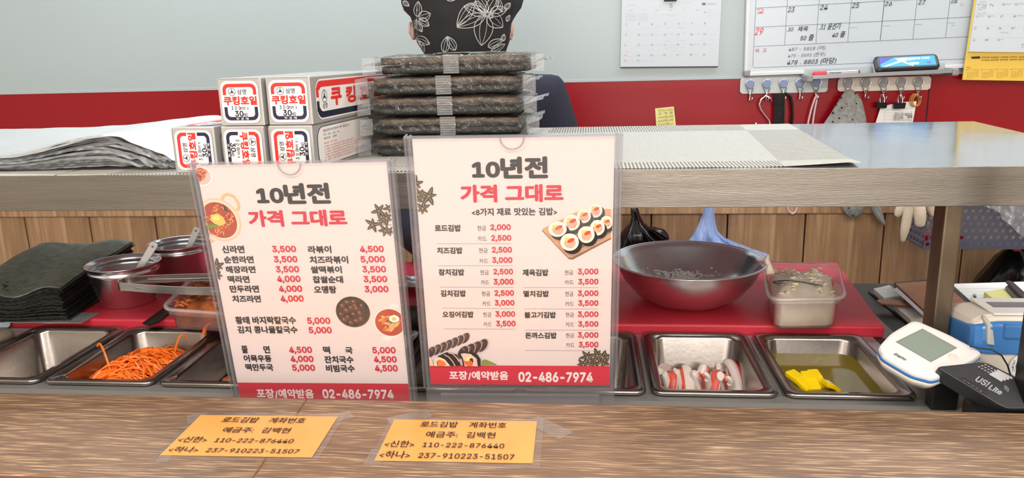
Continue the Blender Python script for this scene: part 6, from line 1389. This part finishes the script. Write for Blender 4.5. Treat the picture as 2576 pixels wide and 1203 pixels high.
# perforated basket
bl_ = wl(2322, 628, .14); brr = wl(2600, 612, .14); Yf = YL-.14; xL, xR = bl_.x, brr.x+.04; zB2, zT = bl_.z, bl_.z+.15
e = empty('perforated_basket', ((xL+xR)/2, Yf+.07, zB2), label='grey-blue perforated plastic basket under clear film at the right', cat='basket')
def perf(mb, O, ux, uz, nx, nz, cw, ch, r):
    for i in range(nx):
        for j in range(nz):
            c_ = O+ux*(cw*(i+.5+(.5 if j % 2 else 0)-.25))+uz*(ch*(j+.5)); k = len(mb.v)
            sqp = [(-.5, -.5), (0, -.5), (.5, -.5), (.5, 0), (.5, .5), (0, .5), (-.5, .5), (-.5, 0)]
            vs = [c_+ux*(a*cw)+uz*(b_*ch) for a, b_ in sqp]+[c_+ux*(r*math.cos(math.radians(225+45*q)))+uz*(r*math.sin(math.radians(225+45*q))) for q in range(8)]
            mb.add(vs, [(q, (q+1) % 8, 8+(q+1) % 8, 8+q) for q in range(8)])
b = MB(); tilt = Vector((0, -.10, 1)).normalized(); perf(b, Vector((xL+.004, Yf, zB2+.006)), Vector((1, 0, 0)), tilt, 16, 8, (xR-xL-.02)/16, .0170, .0052); fin('front_wall', b, M['basket'], e, solid=.002)
b = MB(); perf(b, Vector((xL-.002, Yf+.13, zB2+.006)), Vector((0, -1, 0)), tilt, 7, 8, .0185, .0170, .0052); fin('side_wall', b, M['basket'], e, solid=.002)
b = MB(); b.bb((xL, Yf, zB2), (xR, Yf+.135, zB2+.006)); fin('floor_tray', b, M['basket'], e, bevel=.002); fin('back_wall', MB().bb((xL, Yf+.132, zB2), (xR, Yf+.136, zT)), M['basket'], e)
b = MB(); b.bb((xL-.004, Yf-.022, zT-.012), (xR, Yf-.012, zT)); fin('rim', b, M['basket'], e, bevel=.003)
e2 = empty('red_packet', (xL+.05, Yf+.03, zB2+.007), label='red packet showing through the lower basket holes', cat='packet'); fin('wrapper', MB().bb((xL+.01, Yf+.012, zB2+.007), (xL+.10, Yf+.05, zB2+.034)), M['bottle'], e2, bevel=.004)
fin('cream_packet', MB().bb((xL+.012, Yf+.055, zB2+.007), (xR-.02, Yf+.11, zB2+.115)), mat('cream_packet', rgb(200, 190, 178), .5, var=.1, vscale=30), label='cream coloured packets filling the back of the basket', cat='packet', bevel=.006)
b = MB()
def fn(u, v):
    x = xL+.03+(xR-xL-.02)*u; drop = .03+.085*u*u+(.05 if u > .45 else 0)*math.sin((u-.45)*3); z = zT+.012-drop*v*1.25+.004*N3(u*9, v*3, 1); return Vector((x+.010*v*math.sin(u*9), Yf-.026-.012*v-.007*math.sin(u*55+v*2)*v-.004*N3(u*20, v*6, 7), z))
b.grid(fn, 110, 16); b.grid(lambda u, v: Vector((xL+.02+(xR-xL)*u, Yf-.03+.14*v, zT+.012+.010*N3(u*9, v*5, 3))), 50, 8)
fin('plastic_film', b, M['drape'], label='crumpled clear plastic film draped over the basket', cat='film', smooth=True)
blob_sheet('black_bag', [(2548, 2566, 612), (2540, 2572, 622), (2525, 2590, 636), (2508, 2610, 655), (2488, 2640, 680), (2462, 2660, 705), (2440, 2680, 735), (2420, 2690, 780), (2420, 2690, 860)], M['bag'], .07, 'large black plastic bag hanging below the basket at the right edge', 'bag', 6, .16, seed=8, yoff=.03)
p = wl(2558, 624, .09); fin('red_clip', MB().box(p, (.018, .01, .016)), M['bottle'], label='small red clip holding the black bag below the basket', cat='clip', bevel=.002)

# ================================================================ COOK WITH A FLORAL BANDANA, HEAD BOWED
YP = 1.52
hc = AY(1163, 60, YP); hx, hz = hc.x, hc.z
fl = -1.30
e = empty('person', (hx, YP+.10, fl), label='person in a black floral bandana and navy top, head bowed behind the shelf', cat='person')
by = YP+.15
J = [(hx, by+.02, -.42), (hx, by+.01, -.26), (hx, by-.005, -.16), (hx, by-.04, -.10), (hx, YP+.01, -.03), (hx, YP-.005, hz+.05),  # pelvis, belly, chest, neck, head low, head top
     (hx+.15, by, -.15), (hx+.20, by-.04, -.34), (hx+.13, by-.26, -.372), (hx+.075, by-.30, -.374),   # right arm (viewer's right)
     (hx-.15, by, -.15), (hx-.185, by-.02, -.34), (hx-.04, by-.29, -.376), (hx+.01, by-.33, -.378),
     (hx+.08, by+.02, -.52), (hx+.085, by, -.86), (hx+.085, by+.02, -1.24), (hx-.08, by+.02, -.52), (hx-.085, by, -.86), (hx-.085, by+.02, -1.24), (hx+.09, by-.10, -1.275), (hx-.09, by-.10, -1.275)]
E_ = [(0, 1), (1, 2), (2, 3), (3, 4), (4, 5), (2, 6), (6, 7), (7, 8), (8, 9), (2, 10), (10, 11), (11, 12), (12, 13), (0, 14), (14, 15), (15, 16), (0, 17), (17, 18), (18, 19), (16, 20), (19, 21)]
Rr = [.115, .11, .115, .05, .075, .085, .052, .040, .024, (.034, .014), .052, .040, .024, (.034, .014), .075, .055, .035, .075, .055, .035, .03, .03]
body = skin_obj('body', J, E_, Rr, M['skin'], e, 2)
# fingers and thumbs, bent down onto the board
for s_, wr in ((1, J[9]), (-1, J[13])):
    w0 = Vector(wr); dirh = Vector((-.35*s_, -1, 0)).normalized(); lat = Vector((1, -.35*s_, 0)).normalized()
    for q, (o_, ln) in enumerate(((-.026, .055), (-.009, .065), (.009, .062), (.026, .048))):
        p0 = w0+lat*o_+dirh*.012; p1 = p0+dirh*ln*.45+Vector((0, 0, .004)); p2 = p1+dirh*ln*.3+Vector((0, 0, -.006)); p3 = p2+dirh*ln*.25+Vector((0, 0, -.012))
        skin_obj('finger', [p0, p1, p2, p3], [(0, 1), (1, 2), (2, 3)], [.0095, .009, .0085, .0075], M['skin'], e, 1)
    p0 = w0-dirh*.005+lat*(-.026*s_); p1 = p0+lat*(-.025*s_)+dirh*.02; p2 = p1+lat*(-.006*s_)+dirh*.026+Vector((0, 0, -.010)); skin_obj('thumb', [p0, p1, p2], [(0, 1), (1, 2)], [.011, .010, .008], M['skin'], e, 1)
# clothing
T_ = [(hx, by+.03, -.44), (hx, by+.01, -.27), (hx, by-.0, -.165), (hx, by-.03, -.11), (hx+.15, by-.01, -.108), (hx+.205, by-.04, -.335), (hx+.15, by-.20, -.365), (hx-.15, by-.01, -.108), (hx-.185, by-.02, -.335), (hx-.05, by-.25, -.368)]
skin_obj('navy_top', T_, [(0, 1), (1, 2), (2, 3), (2, 4), (4, 5), (5, 6), (2, 7), (7, 8), (8, 9)], [.13, .128, .132, .065, .078, .058, .038, .078, .058, .038], M['navy'], e, 2)
b = MB(); b.rings([[Vector((hx+rx*math.cos(a), by+.0-ry*math.sin(a), z)) for a in [math.pi*(-.06+1.12*k/20) for k in range(21)]] for rx, ry, z in ((.10, .142, -.20), (.142, .140, -.30), (.155, .145, -.45), (.165, .150, -.65), (.17, .155, -.85))], closed=False)
fin('apron', b, M['apron'], e, smooth=True, solid=.003)
b = MB(); b.rings([[Vector((hx+rx*math.cos(2*math.pi*k/24), by+.02+rx*.8*math.sin(2*math.pi*k/24), z)) for k in range(24)] for rx, z in ((.135, -.46), (.15, -.6), (.135, -.9), (.125, -1.2))]); fin('trousers', b, M['apron'], e, smooth=True)
for s_ in (-1, 1):
    b = MB(); b.ball((hx+s_*.088, by-.05, -1.268), (.045, .12, .032), 14, 8); fin('shoe', b, M['blackpl'], e, smooth=True)
# face under the bandana, bowed towards the board
fy = YP-.082
for s_ in (-1, 1): b = MB(); b.ball((hx+s_*.03, fy-.002, -.045), (.011, .006, .004), 10, 6); fin('eye', b, mat('eye_white_%d' % (s_+1), rgb(60, 44, 40), .3), e, smooth=True)
b = MB(); b.tube([(hx, fy+.0, -.04), (hx, fy-.010, -.065), (hx, fy-.014, -.078), (hx, fy-.002, -.082)], [.005, .009, .012, .006], 10); fin('nose', b, M['skin'], e, smooth=True)
b = MB(); b.ball((hx, fy+.008, -.098), (.020, .006, .005), 12, 6); fin('mouth', b, mat('lips', rgb(176, 96, 92), .4), e, smooth=True)
for px_, s_ in ((1040, -1), (1283, 1)):
    p = AY(px_, 78, YP+.01); b = MB(); b.ball(p, (.0065, .013, .018), 14, 9); b.ball(p+Vector((s_*.004, -.006, .004)), (.004, .009, .014), 12, 8); fin('ear', b, M['skin'], e, smooth=True)
# bandana: shell following the outline seen over the seaweed packs
prof = [(150, 1073, 1262), (130, 1066, 1270), (105, 1052, 1279), (80, 1044, 1284), (55, 1040, 1288), (38, 1032, 1298), (22, 1016, 1306), (5, 1009, 1311), (-20, 1008, 1312), (-50, 1020, 1304), (-80, 1042, 1288), (-105, 1075, 1255), (-122, 1120, 1210), (-130, 1155, 1172)]
b = MB(); R = []; NR = 72
for i, (py, a, c_) in enumerate(prof):
    A = AY(a, py, YP); Bq = AY(c_, py, YP); cen_ = (A+Bq)/2; rx = (Bq-A).length/2; ry = rx*(1.02 if py > 30 else .98)
    ring = []
    for k in range(NR):
        t = 2*math.pi*k/NR; w_ = .0022*N3(math.cos(t)*3, math.sin(t)*3, i*.7)+.0012*math.sin(t*9+i)
        puff = 1.0 if py > 30 else 1-.10*abs(math.sin(t))*(1 if math.sin(t) < 0 else .2)
        ring.append(Vector((cen_.x+(rx+w_)*math.cos(t), YP+.005+(ry*puff+w_)*math.sin(t)+.02*(i/13), cen_.z)))
    R.append(ring)
b.rings(R, cap=(False, True)); band = fin('bandana', b, M['bandana'], e, smooth=True, solid=.0012)
b = MB(); Rr_ = [Vector((p.x, p.y-.0012, p.z)) for p in R[2]]; b.tube([Vector((hx+(p.x-hx)*1.004, YP+.005+(p.y-YP-.005)*1.01, p.z+.010+.004*math.sin(i*.4))) for i, p in enumerate(R[1])], .0022, 6, closed=True); fin('hem', b, M['bandana'], band, smooth=True)
from mathutils.bvhtree import BVHTree
bv = []; bf = []
for ring in R: bv += ring
for i in range(len(R)-1):
    for k in range(NR): bf.append((i*NR+k, i*NR+(k+1) % NR, (i+1)*NR+(k+1) % NR, (i+1)*NR+k))
bvh = BVHTree.FromPolygons(bv, bf)
def stroke(mb, pts, wd=.0009):
    out = []
    for px_, py_ in pts:
        d = ray(px_, py_).normalized(); hit = bvh.ray_cast(Vector((0, 0, 0)), d)
        if hit[0] is not None: out.append(hit[0]-d*.0016)
    if len(out) > 2: mb.tube(out, wd, 4)
k4 = lambda x, y: (800+x/2.616, y/2.616)
def petal(mb, bx, by_, tx, ty, wv, n=12, inner=True):
    """bud/petal outline from base to tip in photo pixels of the zoomed crop"""
    dx, dy = tx-bx, ty-by_; L = math.hypot(dx, dy); nx, ny = -dy/L, dx/L
    for s_, w_ in ((1, wv), (-1, wv), (.45, wv), (-.35, wv)) if inner else ((1, wv), (-1, wv)):
        pts = []
        for i in range(n+1):
            t = i/n; f = math.sin(math.pi*t**.8)**.8*w_*s_*(1 if abs(s_) == 1 else .9); pts.append(k4(bx+dx*t+nx*f, by_+dy*t+ny*f))
        stroke(mb, pts, .00075 if abs(s_) == 1 else .0005)
b = MB()
for P_ in ((1100, 100, 915, 180, 42), (1100, 100, 1075, 300, 62), (1120, 100, 1215, 180, 48), (1105, 95, 960, 40, 34), (1110, 85, 1040, -40, 34), (1120, 85, 1180, -30, 38), (1130, 85, 1245, 60, 34), (1020, 20, 915, 175, 38), (1030, 10, 1105, 90, 22),
           (665, 120, 740, 90, 34), (665, 125, 730, 170, 26), (655, 110, 660, 10, 26), (650, 130, 620, 200, 18), (645, 140, 685, 210, 20), (640, 250, 735, 290, 28), (650, 270, 700, 345, 24), (640, 240, 680, 330, 12),
           (905, 330, 850, 240, 26), (830, 345, 850, 240, 26), (1120, 310, 1215, 260, 26), (1140, 340, 1230, 290, 20), (1215, 270, 1225, 225, 14), (1180, -10, 1210, 80, 18), (870, -30, 800, -60, 30), (840, -20, 900, 0, 18), (1230, 60, 1265, 20, 16), (1240, 140, 1262, 100, 12), (560, 10, 600, 40, 14)):
    petal(b, *P_)
for r in (10, 16): stroke(b, [k4(1138+r*math.cos(t*.6), 105+r*math.sin(t*.6)) for t in range(11)], .0008)
for a in range(0, 360, 40): stroke(b, [k4(1110+8*math.cos(math.radians(a))*q, 95+8*math.sin(math.radians(a))*q) for q in (1, 2.2, 3.6)], .0005)
stroke(b, [k4(*p) for p in ((1050, 60), (1080, 90), (1110, 100))], .0007); stroke(b, [k4(*p) for p in ((655, 230), (650, 180), (648, 130), (655, 60))], .0007)
fin('printed_pattern', b, M['line'], band, kind='stuff')
# ================================================================ LIFT EVERYTHING TO FLOOR LEVEL
for o in list(COL.objects):
    if o.parent is None and o.type in {'MESH', 'EMPTY'}:
        o.location.z += Z0
bpy.context.view_layer.update()
